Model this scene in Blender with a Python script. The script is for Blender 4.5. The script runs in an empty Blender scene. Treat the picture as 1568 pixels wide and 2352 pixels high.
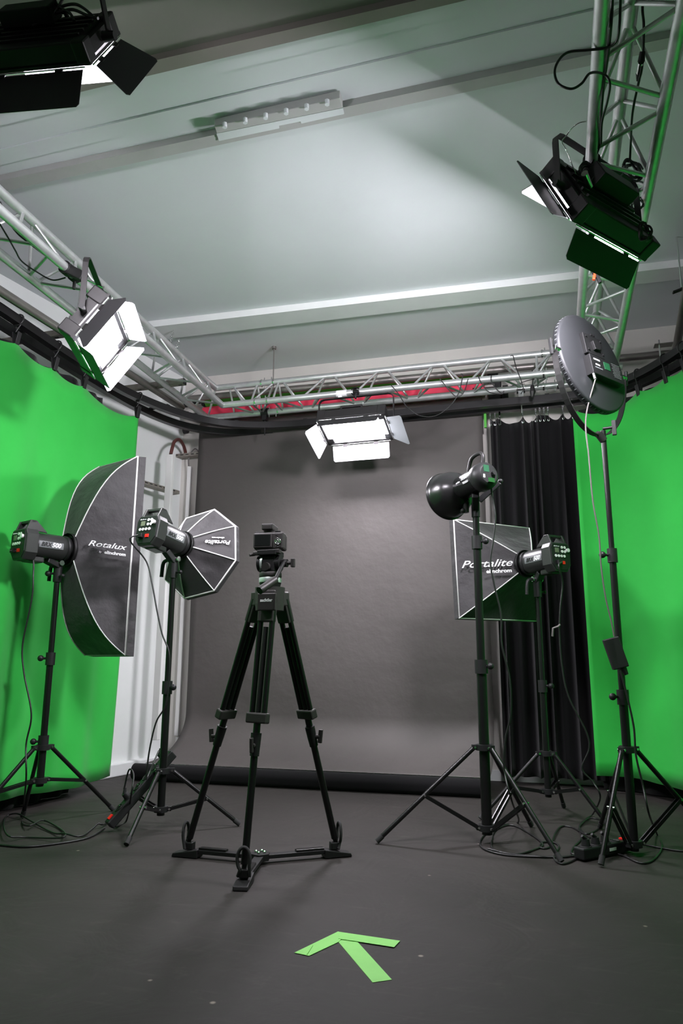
import bpy, math, random
from mathutils import Vector, Matrix
from math import sin, cos, pi, radians, hypot, atan2
random.seed(7)
V = Vector
# ------------------------------------------------------------------ camera
F_PX, CAM_Z = 1650.0, 0.80
PITCH, ROLL, YAW = radians(11.9), radians(0.2), radians(15.4)
B0 = Matrix(((1, 0, 0), (0, 0, -1), (0, 1, 0)))
CR = Matrix.Rotation(YAW, 3, 'Z') @ Matrix.Rotation(PITCH, 3, 'X') @ B0 @ Matrix.Rotation(ROLL, 3, 'Z')
CAM = V((0, 0, CAM_Z))
scene = bpy.context.scene
cam_data = bpy.data.cameras.new('camera')
cam = bpy.data.objects.new('camera', cam_data)
scene.collection.objects.link(cam)
cam.matrix_world = Matrix.Translation(CAM) @ CR.to_4x4()
cam_data.sensor_fit = 'VERTICAL'
cam_data.sensor_height = 36.0
cam_data.lens = 36.0 * F_PX / 2352.0
cam_data.clip_start = 0.05
scene.camera = cam
# ------------------------------------------------------------------ world, exposure, lights
world = bpy.data.worlds.new('world'); scene.world = world; world.use_nodes = True
world.node_tree.nodes['Background'].inputs[0].default_value = (0.9, 0.93, 1.0, 1)
world.node_tree.nodes['Background'].inputs[1].default_value = 0.04
scene.view_settings.view_transform = 'Standard'
scene.view_settings.look = 'None'
scene.view_settings.gamma = 1.0
scene.view_settings.use_curve_mapping = False
scene.view_settings.exposure = 0.0
PANEL_EMIT = 150.0        # luminance of the lit LED panels
COL = scene.collection

def area(name, loc, target, size, energy, color=(1, 1, 1), sy=None):
    d = bpy.data.lights.new(name, 'AREA'); d.energy = energy; d.color = color
    d.shape = 'RECTANGLE'; d.size = size; d.size_y = sy or size
    o = bpy.data.objects.new(name, d); COL.objects.link(o)
    o.location = loc
    o.rotation_euler = (V(target) - V(loc)).to_track_quat('-Z', 'Y').to_euler()
    return o
# added fill lamp, unseen behind the camera, to light the foreground
area('rear_fill_light', (-0.9, -1.6, 3.1), (-0.9, 0.6, 0.0), 1.6, 4, (1, .93, .88), .5)

# ------------------------------------------------------------------ pixel helpers (find where a thing of the photo stands)
def ray(x, y): return CR @ V((x - 784.0, 1176.0 - y, -F_PX))
def at_z(x, y, z):
    d = ray(x, y); return CAM + d * ((z - CAM_Z) / d.z)
def at_y(x, y, Y):
    d = ray(x, y); return CAM + d * (Y / d.y)
def at_x(x, y, X):
    d = ray(x, y); return CAM + d * (X / d.x)
# ------------------------------------------------------------------ mesh builder
def frame(o, x, y, z):
    x, y, z, o = V(x), V(y), V(z), V(o)
    return Matrix(((x.x, y.x, z.x, o.x), (x.y, y.y, z.y, o.y), (x.z, y.z, z.z, o.z), (0, 0, 0, 1)))
def frame_z(o, z, up=(0, 0, 1)):
    """frame whose local z points along z, local y as near to `up` as possible"""
    z = V(z).normalized(); up = V(up)
    x = up.cross(z)
    if x.length < 1e-4: x = V((1, 0, 0)).cross(z)
    x.normalize(); y = z.cross(x)
    return frame(o, x, y, z)
class MB:
    def __init__(s, M=None): s.v = []; s.f = []; s.M = M or Matrix.Identity(4); s.sm = []
    def add(s, vs, fs, smooth=False):
        b = len(s.v); s.v += [s.M @ V(p) for p in vs]
        s.f += [[b + i for i in f] for f in fs]; s.sm += [smooth] * len(fs); return s
    def box(s, c, d, R=None):
        hx, hy, hz = d[0] / 2, d[1] / 2, d[2] / 2
        vs = [V((a * hx, b * hy, e * hz)) for a in (-1, 1) for b in (-1, 1) for e in (-1, 1)]
        if R is not None: vs = [R @ p for p in vs]
        vs = [p + V(c) for p in vs]
        return s.add(vs, [(0, 1, 3, 2), (4, 6, 7, 5), (0, 4, 5, 1), (2, 3, 7, 6), (0, 2, 6, 4), (1, 5, 7, 3)])
    def bar(s, a, b, w, h, up=(0, 0, 1)):
        """rectangular bar from a to b, w across, h along up"""
        a, b = V(a), V(b); z = (b - a).normalized(); up = V(up)
        x = up.cross(z)
        if x.length < 1e-4: x = V((1, 0, 0)).cross(z)
        x.normalize(); y = z.cross(x); vs = []
        for p in (a, b):
            for i, j in ((-1, -1), (1, -1), (1, 1), (-1, 1)): vs.append(p + x * (i * w / 2) + y * (j * h / 2))
        return s.add(vs, [(3, 2, 1, 0), (4, 5, 6, 7), (0, 1, 5, 4), (1, 2, 6, 5), (2, 3, 7, 6), (3, 0, 4, 7)])
    def tube(s, a, b, r, r2=None, n=12, cap=True):
        a, b = V(a), V(b); r2 = r if r2 is None else r2
        z = (b - a).normalized(); x = z.orthogonal().normalized(); y = z.cross(x); vs = []
        for p, q in ((a, r), (b, r2)):
            for k in range(n):
                t = 2 * pi * k / n; vs.append(p + x * (q * cos(t)) + y * (q * sin(t)))
        fs = [(k, (k + 1) % n, n + (k + 1) % n, n + k) for k in range(n)]
        s.add(vs, fs, True)
        if cap: s.add(vs, [tuple(range(n - 1, -1, -1)), tuple(range(n, 2 * n))])
        return s
    def path(s, pts, r, n=8, closed=False):
        pts = [V(p) for p in pts]; N = len(pts); ts = []
        for i in range(N):
            a = pts[(i - 1) % N] if (closed or i > 0) else pts[i]
            b = pts[(i + 1) % N] if (closed or i < N - 1) else pts[i]
            t = (b - a); ts.append(t.normalized() if t.length > 1e-9 else V((0, 0, 1)))
        x = ts[0].orthogonal().normalized(); vs = []
        for i in range(N):
            x = (x - ts[i] * x.dot(ts[i]))
            x = x.normalized() if x.length > 1e-6 else ts[i].orthogonal().normalized()
            y = ts[i].cross(x)
            for k in range(n):
                t = 2 * pi * k / n; vs.append(pts[i] + x * (r * cos(t)) + y * (r * sin(t)))
        fs = []
        for i in range(N if closed else N - 1):
            j = (i + 1) % N
            for k in range(n): fs.append((i * n + k, i * n + (k + 1) % n, j * n + (k + 1) % n, j * n + k))
        s.add(vs, fs, True)
        if not closed: s.add(vs, [tuple(range(n - 1, -1, -1)), tuple(range((N - 1) * n, N * n))])
        return s
    def strip(s, pts, w, h, up=(0, 0, 1)):
        """flat bar bent along pts; w across (horizontal normal), h along up"""
        pts = [V(p) for p in pts]; N = len(pts); vs = []
        for i in range(N):
            t = (pts[min(i + 1, N - 1)] - pts[max(i - 1, 0)]).normalized(); u = V(up)
            x = u.cross(t).normalized(); y = t.cross(x)
            for a, b in ((-1, -1), (1, -1), (1, 1), (-1, 1)): vs.append(pts[i] + x * (a * w / 2) + y * (b * h / 2))
        fs = [(3, 2, 1, 0), tuple((N - 1) * 4 + k for k in range(4))]
        for i in range(N - 1):
            for k in range(4): fs.append((i * 4 + k, i * 4 + (k + 1) % 4, i * 4 + 4 + (k + 1) % 4, i * 4 + 4 + k))
        return s.add(vs, fs)
    def lathe(s, prof, n=28, smooth=True, c0=True, c1=True):
        vs = []; m = len(prof)
        for r, z in prof:
            for k in range(n):
                t = 2 * pi * k / n; vs.append((r * cos(t), r * sin(t), z))
        fs = [(i * n + k, i * n + (k + 1) % n, (i + 1) * n + (k + 1) % n, (i + 1) * n + k) for i in range(m - 1) for k in range(n)]
        s.add(vs, fs, smooth)
        if c0: s.add(vs, [tuple(range(n - 1, -1, -1))])
        if c1: s.add(vs, [tuple(range((m - 1) * n, m * n))])
        return s
    def prism(s, poly, z0, z1):
        n = len(poly); vs = [(x, y, z0) for x, y in poly] + [(x, y, z1) for x, y in poly]
        fs = [tuple(range(n - 1, -1, -1)), tuple(range(n, 2 * n))] + [(k, (k + 1) % n, n + (k + 1) % n, n + k) for k in range(n)]
        return s.add(vs, fs)
    def ball(s, c, r, n=10, m=6):
        c = V(c); vs = [c + V((0, 0, -r))]
        for i in range(1, m):
            p = -pi / 2 + pi * i / m
            for k in range(n): vs.append(c + V((r * cos(p) * cos(2 * pi * k / n), r * cos(p) * sin(2 * pi * k / n), r * sin(p))))
        vs.append(c + V((0, 0, r))); L = len(vs) - 1; fs = []
        for k in range(n):
            fs.append((0, 1 + (k + 1) % n, 1 + k)); fs.append((L, L - n + k, L - n + (k + 1) % n))
            for i in range(m - 2):
                a = 1 + i * n; fs.append((a + k, a + (k + 1) % n, a + n + (k + 1) % n, a + n + k))
        return s.add(vs, fs, True)
ORG = {}
def thing(name, label, cat, loc, group=None):
    o = bpy.data.objects.new(name, None); COL.objects.link(o); o.location = V(loc); o.empty_display_size = .05
    ORG[o.name] = V(loc); o['label'] = label; o['category'] = cat
    if group: o['group'] = group
    return o
def part(name, mb, mat, parent=None, label=None, bev=0, uv=False):
    org = V((0, 0, 0))
    if parent is not None: org = ORG[parent.name]
    me = bpy.data.meshes.new(name)
    me.from_pydata([tuple(p - org) for p in mb.v], [], mb.f)
    for i, p in enumerate(me.polygons): p.use_smooth = mb.sm[i]
    me.materials.append(mat); me.validate(); me.update()
    o = bpy.data.objects.new(name, me); COL.objects.link(o)
    ORG[o.name] = org
    if parent is not None: o.parent = parent
    if label: o['label'] = label
    if bev:
        m = o.modifiers.new('bevel', 'BEVEL'); m.width = bev; m.segments = 2; m.limit_method = 'ANGLE'; m.angle_limit = radians(40)
    return o
def solo(name, mb, mat, label, cat, group=None, bev=0, origin=None):
    """a thing that is one mesh"""
    c = V(origin) if origin is not None else sum((V(p) for p in mb.v), V((0, 0, 0))) / len(mb.v)
    mb.v = [p - c for p in mb.v]
    o = part(name, mb, mat, None, label, bev); o.location = c; ORG[o.name] = c
    o['category'] = cat
    if group: o['group'] = group
    return o
def struct(name, mb, mat, bev=0):
    o = part(name, mb, mat, None, None, bev); o['kind'] = 'structure'; return o
def text(name, s, mat, M, size, parent, shear=0.0, bold=0.0, sx=1.0, align='CENTER', depth=.0006):
    c = bpy.data.curves.new(name, 'FONT'); c.body = s; c.size = size; c.shear = shear; c.offset = bold
    c.align_x = align; c.align_y = 'CENTER'; c.extrude = depth; c.resolution_u = 3
    t = bpy.data.objects.new(name + '_src', c); COL.objects.link(t)
    dg = bpy.context.evaluated_depsgraph_get(); dg.update()
    me = bpy.data.meshes.new_from_object(t.evaluated_get(dg)); me.name = name
    bpy.data.objects.remove(t); bpy.data.curves.remove(c)
    org = ORG[parent.name]
    me.transform(Matrix.Translation(-org) @ M @ Matrix.Diagonal((sx, 1, 1, 1)))
    me.materials.clear(); me.materials.append(mat)
    o = bpy.data.objects.new(name, me); COL.objects.link(o); o.parent = parent; ORG[o.name] = org
    o['label'] = 'white printed lettering'
    return o
def crom(pts, k=8, closed=False):
    pts = [V(p) for p in pts]; n = len(pts); out = []
    for i in range(n if closed else n - 1):
        if closed: a, b, c, d = pts[i - 1], pts[i], pts[(i + 1) % n], pts[(i + 2) % n]
        else: a, b, c, d = pts[max(i - 1, 0)], pts[i], pts[i + 1], pts[min(i + 2, n - 1)]
        for j in range(k):
            t = j / k
            out.append(0.5 * ((2 * b) + (c - a) * t + (2 * a - 5 * b + 4 * c - d) * t * t + (3 * b - a - 3 * c + d) * t ** 3))
    if not closed: out.append(pts[-1])
    return out
# ------------------------------------------------------------------ materials
def mat(name, col, rough=.6, metal=0, spec=.5, noise=None, bump=None, sheen=0, tr=0):
    m = bpy.data.materials.new(name); m.use_nodes = True; nt = m.node_tree; b = nt.nodes['Principled BSDF']
    b.inputs['Base Color'].default_value = (*col, 1); b.inputs['Roughness'].default_value = rough
    b.inputs['Metallic'].default_value = metal; b.inputs['Specular IOR Level'].default_value = spec
    if sheen: b.inputs['Sheen Weight'].default_value = sheen; b.inputs['Sheen Roughness'].default_value = .5
    tc = nt.nodes.new('ShaderNodeTexCoord')
    if noise:
        sc, amt, col2 = noise[:3]
        n = nt.nodes.new('ShaderNodeTexNoise'); n.inputs['Scale'].default_value = sc; n.inputs['Detail'].default_value = 6
        n.inputs['Roughness'].default_value = .6
        nt.links.new(tc.outputs['Object'], n.inputs['Vector'])
        r = nt.nodes.new('ShaderNodeMapRange'); r.inputs[1].default_value = .5 - amt; r.inputs[2].default_value = .5 + amt
        nt.links.new(n.outputs['Fac'], r.inputs[0])
        mx = nt.nodes.new('ShaderNodeMix'); mx.data_type = 'RGBA'
        mx.inputs[6].default_value = (*col, 1); mx.inputs[7].default_value = (*col2, 1)
        nt.links.new(r.outputs[0], mx.inputs[0]); nt.links.new(mx.outputs[2], b.inputs['Base Color'])
    if bump:
        sc, st, dist = bump
        n = nt.nodes.new('ShaderNodeTexNoise'); n.inputs['Scale'].default_value = sc; n.inputs['Detail'].default_value = 5
        nt.links.new(tc.outputs['Object'], n.inputs['Vector'])
        bp = nt.nodes.new('ShaderNodeBump'); bp.inputs['Strength'].default_value = st; bp.inputs['Distance'].default_value = dist
        nt.links.new(n.outputs['Fac'], bp.inputs['Height']); nt.links.new(bp.outputs['Normal'], b.inputs['Normal'])
    return m
def emit(name, col, s):
    m = bpy.data.materials.new(name); m.use_nodes = True; nt = m.node_tree; nt.nodes.clear()
    e = nt.nodes.new('ShaderNodeEmission'); e.inputs[0].default_value = (*col, 1); e.inputs[1].default_value = s
    o = nt.nodes.new('ShaderNodeOutputMaterial'); nt.links.new(e.outputs[0], o.inputs[0]); return m
M_CEIL = mat('ceiling_paint', (.69, .722, .74), .8, noise=(1.3, .3, (.63, .662, .675)), bump=(9, .25, .01))
M_STEELP = mat('painted_steel', (.47, .47, .46), .6, noise=(6, .3, (.40, .40, .39)), bump=(30, .1, .003))
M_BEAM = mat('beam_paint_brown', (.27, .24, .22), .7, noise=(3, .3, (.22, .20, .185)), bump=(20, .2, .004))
M_BEAMW = mat('beam_paint_white', (.78, .80, .79), .6, noise=(5, .3, (.7, .72, .71)), bump=(20, .2, .004))
M_WALL = mat('wall_paint', (.78, .80, .79), .75, noise=(1.8, .25, (.72, .735, .725)), bump=(14, .25, .006))
M_WALLB = mat('wall_paint_back', (.64, .62, .58), .75, noise=(1.8, .25, (.56, .54, .5)), bump=(14, .25, .006))
M_PLASTIC_W = mat('white_plastic', (.75, .75, .73), .45)
M_ALU = mat('aluminium', (.74, .75, .75), .38, .7, noise=(18, .3, (.55, .56, .56)), bump=(60, .05, .002))
M_PIPE = mat('grey_steel_pipe', (.33, .31, .29), .42, .8, noise=(10, .3, (.24, .22, .21)))
M_CHROME = mat('chrome', (.8, .8, .8), .18, 1)
M_BLK = mat('black_plastic', (.013, .013, .0135), .45, spec=.35)
M_BLKM = mat('black_matte_metal', (.010, .0098, .010), .5, .1, .35)
M_BLKG = mat('black_gloss_paint', (.010, .010, .010), .26, .0, .5)
M_STAND = mat('black_anodised_tube', (.008, .008, .008), .3, .1, .4)
M_HOUS = mat('panel_housing', (.020, .0185, .019), .45, .2, .4)
M_DOOR = mat('barn_door_black', (.022, .021, .023), .55, .1)
M_DOORIN = mat('barn_door_inner', (.36, .38, .40), .5, .1)
M_CABLE = mat('black_cable_rubber', (.012, .012, .012), .4)
M_CABLEG = mat('grey_cable_rubber', (.12, .11, .105), .4)
M_FAB = mat('black_softbox_fabric', (.030, .0265, .0285), .62, noise=(60, .3, (.028, .026, .028)), bump=(11, .55, .02), sheen=.15)
M_PIPING = mat('white_piping', (.72, .71, .70), .6)
M_CURT = mat('black_molton', (.0065, .006, .0068), .95, spec=.15, bump=(120, .2, .002), sheen=.08)
M_GREEN = mat('green_screen_cloth', (.022, .48, .055), .85, noise=(2.2, .3, (.013, .38, .038)), bump=(260, .12, .001), sheen=.1)
M_PAPER = mat('grey_backdrop_paper', (.080, .071, .067), .7, noise=(1.4, .3, (.062, .055, .052)), bump=(3.2, .5, .03))
M_RED = mat('red_paper', (.72, .035, .085), .6)
M_GRNP = mat('green_paper', (.06, .36, .03), .6)
M_TAPE = mat('light_green_tape', (.22, .60, .12), .6, noise=(14, .3, (.19, .54, .10)))
M_RTRED = mat('red_switch', (.75, .01, .01), .35)
M_ORANGE = mat('orange_plastic', (.9, .09, .02), .4)
M_LABEL = mat('white_print', (.8, .8, .8), .5)
M_GREYP = mat('grey_print', (.17, .18, .185), .5)
M_BODY = mat('flash_body_grey', (.036, .037, .036), .36, .2, .45)
M_LCD = mat('lcd_grey_green', (.16, .18, .12), .3)
M_SCREEN = mat('dark_screen', (.012, .014, .013), .12)
M_HEADG = mat('tripod_head_grey', (.034, .031, .030), .48, .2, .4)
M_SILV = mat('silver_band', (.62, .68, .66), .35, .5)
M_RUB = mat('black_rubber', (.02, .02, .02), .8)
LED_COL = (.93, .885, .965)
M_LED = emit('lit_led_panel', LED_COL, PANEL_EMIT)
M_LED_R = emit('lit_led_panel_bright', LED_COL, PANEL_EMIT * 1.7)
M_RAIL = mat('black_rail_metal', (.022, .021, .022), .34, .4)
M_TRAY = mat('galvanised_tray', (.34, .32, .29), .55, .6, noise=(30, .3, (.24, .21, .18)))
def floor_mat():
    m = mat('black_floor_vinyl', (.0275, .0235, .0212), .68, spec=.3, noise=(1.7, .25, (.021, .0185, .0168)), bump=(26, .12, .002))
    nt = m.node_tree; b = nt.nodes['Principled BSDF']; tc = [n for n in nt.nodes if n.type == 'TEX_COORD'][0]
    src = b.inputs['Base Color'].links[0].from_socket
    # scuffs: thin stretched noise, and specks of grit
    mp = nt.nodes.new('ShaderNodeMapping'); mp.inputs['Scale'].default_value = (3, 22, 1); mp.inputs['Rotation'].default_value = (0, 0, .35)
    nt.links.new(tc.outputs['Object'], mp.inputs[0])
    n = nt.nodes.new('ShaderNodeTexNoise'); n.inputs['Scale'].default_value = 1.6; n.inputs['Detail'].default_value = 8
    nt.links.new(mp.outputs[0], n.inputs['Vector'])
    r = nt.nodes.new('ShaderNodeMapRange'); r.inputs[1].default_value = .60; r.inputs[2].default_value = .8; r.inputs[4].default_value = .5
    nt.links.new(n.outputs['Fac'], r.inputs[0])
    mx = nt.nodes.new('ShaderNodeMix'); mx.data_type = 'RGBA'; mx.inputs[7].default_value = (.06, .052, .048, 1)
    nt.links.new(src, mx.inputs[6]); nt.links.new(r.outputs[0], mx.inputs[0])
    v = nt.nodes.new('ShaderNodeTexVoronoi'); v.inputs['Scale'].default_value = 4.2
    nt.links.new(tc.outputs['Object'], v.inputs['Vector'])
    r2 = nt.nodes.new('ShaderNodeMapRange'); r2.inputs[1].default_value = .018; r2.inputs[2].default_value = .038; r2.inputs[3].default_value = .8; r2.inputs[4].default_value = 0
    nt.links.new(v.outputs['Distance'], r2.inputs[0])
    m2 = nt.nodes.new('ShaderNodeMix'); m2.data_type = 'RGBA'; m2.inputs[7].default_value = (.3, .26, .22, 1)
    nt.links.new(mx.outputs[2], m2.inputs[6]); nt.links.new(r2.outputs[0], m2.inputs[0])
    nt.links.new(m2.outputs[2], b.inputs['Base Color'])
    n3 = nt.nodes.new('ShaderNodeTexNoise'); n3.inputs['Scale'].default_value = 2.6; n3.inputs['Detail'].default_value = 4; n3.inputs['Distortion'].default_value = 1.2
    nt.links.new(tc.outputs['Object'], n3.inputs['Vector'])
    b2 = nt.nodes.new('ShaderNodeBump'); b2.inputs['Strength'].default_value = .35; b2.inputs['Distance'].default_value = .03
    nt.links.new(n3.outputs['Fac'], b2.inputs['Height']); nt.links.new(b.inputs['Normal'].links[0].from_socket, b2.inputs['Normal']); nt.links.new(b2.outputs['Normal'], b.inputs['Normal'])
    # short scratches and dusty patches
    w = nt.nodes.new('ShaderNodeTexNoise'); w.inputs['Scale'].default_value = 9; w.inputs['Detail'].default_value = 10; w.inputs['Roughness'].default_value = .75
    nt.links.new(tc.outputs['Object'], w.inputs['Vector'])
    r3 = nt.nodes.new('ShaderNodeMapRange'); r3.inputs[1].default_value = .58; r3.inputs[2].default_value = .78; r3.inputs[4].default_value = .55
    nt.links.new(w.outputs['Fac'], r3.inputs[0])
    m3 = nt.nodes.new('ShaderNodeMix'); m3.data_type = 'RGBA'; m3.inputs[7].default_value = (.075, .066, .06, 1)
    nt.links.new(m2.outputs[2], m3.inputs[6]); nt.links.new(r3.outputs[0], m3.inputs[0]); nt.links.new(m3.outputs[2], b.inputs['Base Color'])
    return m
M_FLOOR = floor_mat()
# ------------------------------------------------------------------ the room
ZC = 3.27
YB = 5.42                                   # back wall
COR = at_y(415, 1100, YB).x                 # back left corner
def wallx(Y): return COR - .178 * (YB - Y)
XR = 1.75
mb = MB(); mb.add([(-5, -3.2, 0), (4, -3.2, 0), (4, 6, 0), (-5, 6, 0), (-5, -3.2, -.1), (4, -3.2, -.1), (4, 6, -.1), (-5, 6, -.1)],
                  [(0, 1, 2, 3), (7, 6, 5, 4), (0, 4, 5, 1), (1, 5, 6, 2), (2, 6, 7, 3), (3, 7, 4, 0)]); struct('floor', mb, M_FLOOR)
mb = MB(); mb.box((-.5, 1.4, ZC + .05), (9, 9.2, .1)); struct('ceiling', mb, M_CEIL)
mb = MB(); mb.box((-.5, YB + .05, ZC / 2), (9, .1, ZC)); struct('wall_back', mb, M_WALLB)
a, b = V((COR, YB, 0)), V((wallx(-3.2), -3.2, 0)); nrm = V((-(b - a).y, (b - a).x, 0)).normalized()
if nrm.x > 0: nrm = -nrm
mb = MB(); vs = [a, b, b + nrm * .1, a + nrm * .1]; vs = vs + [p + V((0, 0, ZC)) for p in vs]
mb.add(vs, [(3, 2, 1, 0), (4, 5, 6, 7), (0, 1, 5, 4), (1, 2, 6, 5), (2, 3, 7, 6), (3, 0, 4, 7)]); struct('wall_left', mb, M_WALL)
mb = MB(); mb.box((XR + .05, 1.1, ZC / 2), (.1, 8.6, ZC)); struct('wall_right', mb, M_WALL)
mb = MB(); mb.bar((wallx(5.36) + .03, 5.36, .045), (wallx(3.9) + .03, 3.9, .045), .06, .09); struct('baseboard_left', mb, M_BEAMW, .008)
mb = MB(); mb.bar((COR, YB - .012, .035), (XR, YB - .012, .035), .024, .07); struct('baseboard_back', mb, M_BEAMW)
# steel beam flanges and plaster steps across the ceiling, running left to right
def flange(name, p0, p1, q0, q1, th, m, z=None):
    """p0-p1 near edge pixels, q0-q1 far edge pixels"""
    z = ZC - th if z is None else z
    A, Bq, Cq, D = at_z(*p0, z), at_z(*p1, z), at_z(*q1, z), at_z(*q0, z)
    def ext(P, Q):
        d = (Q - P) / (Q - P).x; return P + d * (-4.6 - P.x), P + d * (2.6 - P.x)
    A, Bq = ext(A, Bq); D, Cq = ext(D, Cq)
    vs = [A, Bq, Cq, D] + [V((p.x, p.y, ZC + .02)) for p in (A, Bq, Cq, D)]
    mb = MB(); mb.add(vs, [(0, 1, 2, 3), (7, 6, 5, 4), (0, 4, 5, 1), (1, 5, 6, 2), (2, 6, 7, 3), (3, 7, 4, 0)])
    return struct(name, mb, m), A, Bq, Cq, D
flange('trim_1', (411, 744), (1568, 612), (411, 775), (1568, 641), .05, M_BEAMW)
t2 = flange('trim_2', (0, 415), (1568, 80), (0, 441), (1568, 105), .035, M_STEELP)
flange('trim_3', (0, 345), (1040, 100), (0, 380), (1040, 128), .010, M_CEIL)
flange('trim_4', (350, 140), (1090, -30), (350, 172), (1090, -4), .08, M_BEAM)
flange('trim_5', (350, -300), (784, -400), (350, 139), (784, 36), .05, mat('shaded_ceiling_paint', (.23, .22, .20), .75, noise=(3, .3, (.19, .18, .165)), bump=(20, .2, .004)))  # wide near slab: the shade on this ceiling is put into its grey-brown colour
flange('trim_6', (350, 172), (1090, -4), (350, 205), (1090, 28), .025, M_CEIL)
# bolted joint plate on the near beam
def onb(x, y, dz=0): return at_z(x, y, ZC - .035 - dz)
g = thing('beam_splice_plate', 'grey painted splice plate with six bolts on the ceiling beam', 'plate', onb(640, 270))
P = [at_z(x, y, ZC - .05) for x, y in ((492, 290), (780, 225), (787, 248), (497, 307))]
mb = MB(); mb.add(P + [p + V((0, 0, .04)) for p in P], [(0, 1, 2, 3), (7, 6, 5, 4), (0, 4, 5, 1), (1, 5, 6, 2), (2, 6, 7, 3), (3, 7, 4, 0)])
part('plate', mb, M_STEELP, g, bev=.003)
P = [at_z(x, y, ZC - .042) for x, y in ((497, 307), (787, 248), (790, 262), (692, 284), (690, 279), (640, 289), (641, 295), (503, 324))]
mb = MB(); mb.add(P + [p + V((0, 0, .01)) for p in P], [tuple(range(8)), tuple(range(15, 7, -1))] + [(k, (k + 1) % 8, 8 + (k + 1) % 8, 8 + k) for k in range(8)])
part('lower_plate', mb, M_CEIL, g)
for k in range(6):
    p = at_z(516 + k * 47, 285 - k * 10.5, ZC - .05)
    part('bolt', MB().tube(p + V((0, 0, .005)), p - V((0, 0, .018)), .011, n=6), M_CEIL, g)
# ------------------------------------------------------------------ trusses (three chords, apex up)
H = 2.78; TW = .24; TR = .0245
def truss(name, label, A, Bp, nbay, inner, cap_couplers=(), zend=None, skip_end=False):
    """A,Bp: ends of the first bottom chord (at floor plan), inner = horizontal unit vector to the 2nd bottom chord"""
    A, Bp = V((*A, H)), V((*Bp, H)); inner = V((*inner, 0)).normalized()
    g = thing(name, label, 'truss', (A + Bp) / 2, 'trusses of the ceiling grid')
    d = (Bp - A); L = d.length; d.normalize()
    c = [lambda t: A + d * t, lambda t: A + d * t + inner * TW, lambda t: A + d * t + inner * TW / 2 + V((0, 0, TW * .84))]
    for f in c: part('chord', MB().tube(f(0), f(L), TR, n=16), M_ALU, g)
    bay = L / nbay
    for (i, j, ph) in ((0, 1, 0), (1, 2, .5), (0, 2, .5)):
        for k in range(nbay):
            t0 = (k + .08) * bay; t1 = (k + .5) * bay; t2 = (k + .92) * bay
            a, b = (i, j) if ph == 0 else (j, i)
            for ta, tb, u, v in ((t0, t1 - .03, a, b), (t1 + .03, t2, b, a)):
                P0, P1 = c[u](ta), c[v](tb); w = (P1 - P0).normalized()
                part('brace', MB().tube(P0 + w * TR * .7, P1 - w * TR * .7, .0085, n=8, cap=False), M_ALU, g)
    for t in cap_couplers:
        for f in c:
            for s in (-.05, .05): part('coupler_ring', MB().tube(f(t + s - .006), f(t + s + .006), TR + .006, n=16), M_CHROME, g)
            part('coupler', MB().tube(f(t - .045), f(t + .045), TR - .003, n=12), M_CHROME, g)
            for s in (-.03, .03): part('coupler_pin', MB().tube(f(t + s) - V((0, 0, TR + .02)), f(t + s) + V((0, 0, TR + .02)), .004, n=6), M_CHROME, g)
        for i, j in ((0, 1), (1, 2), (0, 2)):
            for s in (-.09, .09): part('end_brace', MB().tube(c[i](t + s), c[j](t + s), .0085, n=8, cap=False), M_ALU, g)
    return g, c
def zH(x, y): p = at_z(x, y, H); return (p.x, p.y)
bl = zH(513, 933); br = zH(1285.7, 852.5)
ybk = (bl[1] + br[1]) / 2
lc1 = zH(472, 952); lc0 = zH(0, 573); li0 = zH(0, 483)
xl_far = bl[0]
tb, cb = truss('lighting_truss', 'back truss hung above the grey paper backdrop', (bl[0], ybk), (.62, ybk), 7, (0, 1), (.33, 2.48))
x_in0 = at_z(0, 483, H).x
def extend(p, q, Y): 
    t = (Y - p[1]) / (q[1] - p[1]); return (p[0] + (q[0] - p[0]) * t, Y)
Lfar = (bl[0], ybk); Lnear = extend(li0, Lfar, .9)
tl, cl = truss('lighting_truss', 'left truss running to the camera above the left green curtain', Lnear, (Lfar[0] - .0, ybk + TW * .0), 9, (-1, 0))
# corner pieces from the left truss to the back truss
cs = [(Lfar[0] - TW, ybk, H), (Lfar[0] - TW, ybk + TW, H), (Lfar[0], ybk + TW, H), (Lfar[0] - TW / 2, ybk, H + TW * .84), (Lfar[0] - TW / 2, ybk + TW / 2, H + TW * .84), (Lfar[0], ybk + TW / 2, H + TW * .84)]
for i, j in ((0, 1), (1, 2), (3, 4), (4, 5)): part('corner_tube', MB().tube(cs[i], cs[j], TR, n=16), M_ALU, tb)
for i, j in ((1, 4), (0, 3), (2, 5)): part('brace', MB().tube(cs[i], cs[j], .0085, n=8), M_ALU, tb)
R0 = zH(1383, 0); R1 = zH(1333.9, 719.7); Q0 = zH(1538, 0); Q1 = zH(1404.7, 793)
Rn = extend(R0, R1, .9); Rf = extend(R0, R1, ybk)
tr_, cr_ = truss('lighting_truss', 'right truss running to the camera beside the round lamp', Rn, Rf, 9, (1, 0))
tf, cf = truss('lighting_truss', 'front truss over the camera carrying the near black lamp', (Lnear[0], .9), (Rn[0] + TW, .9), 6, (0, -1))
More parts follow.
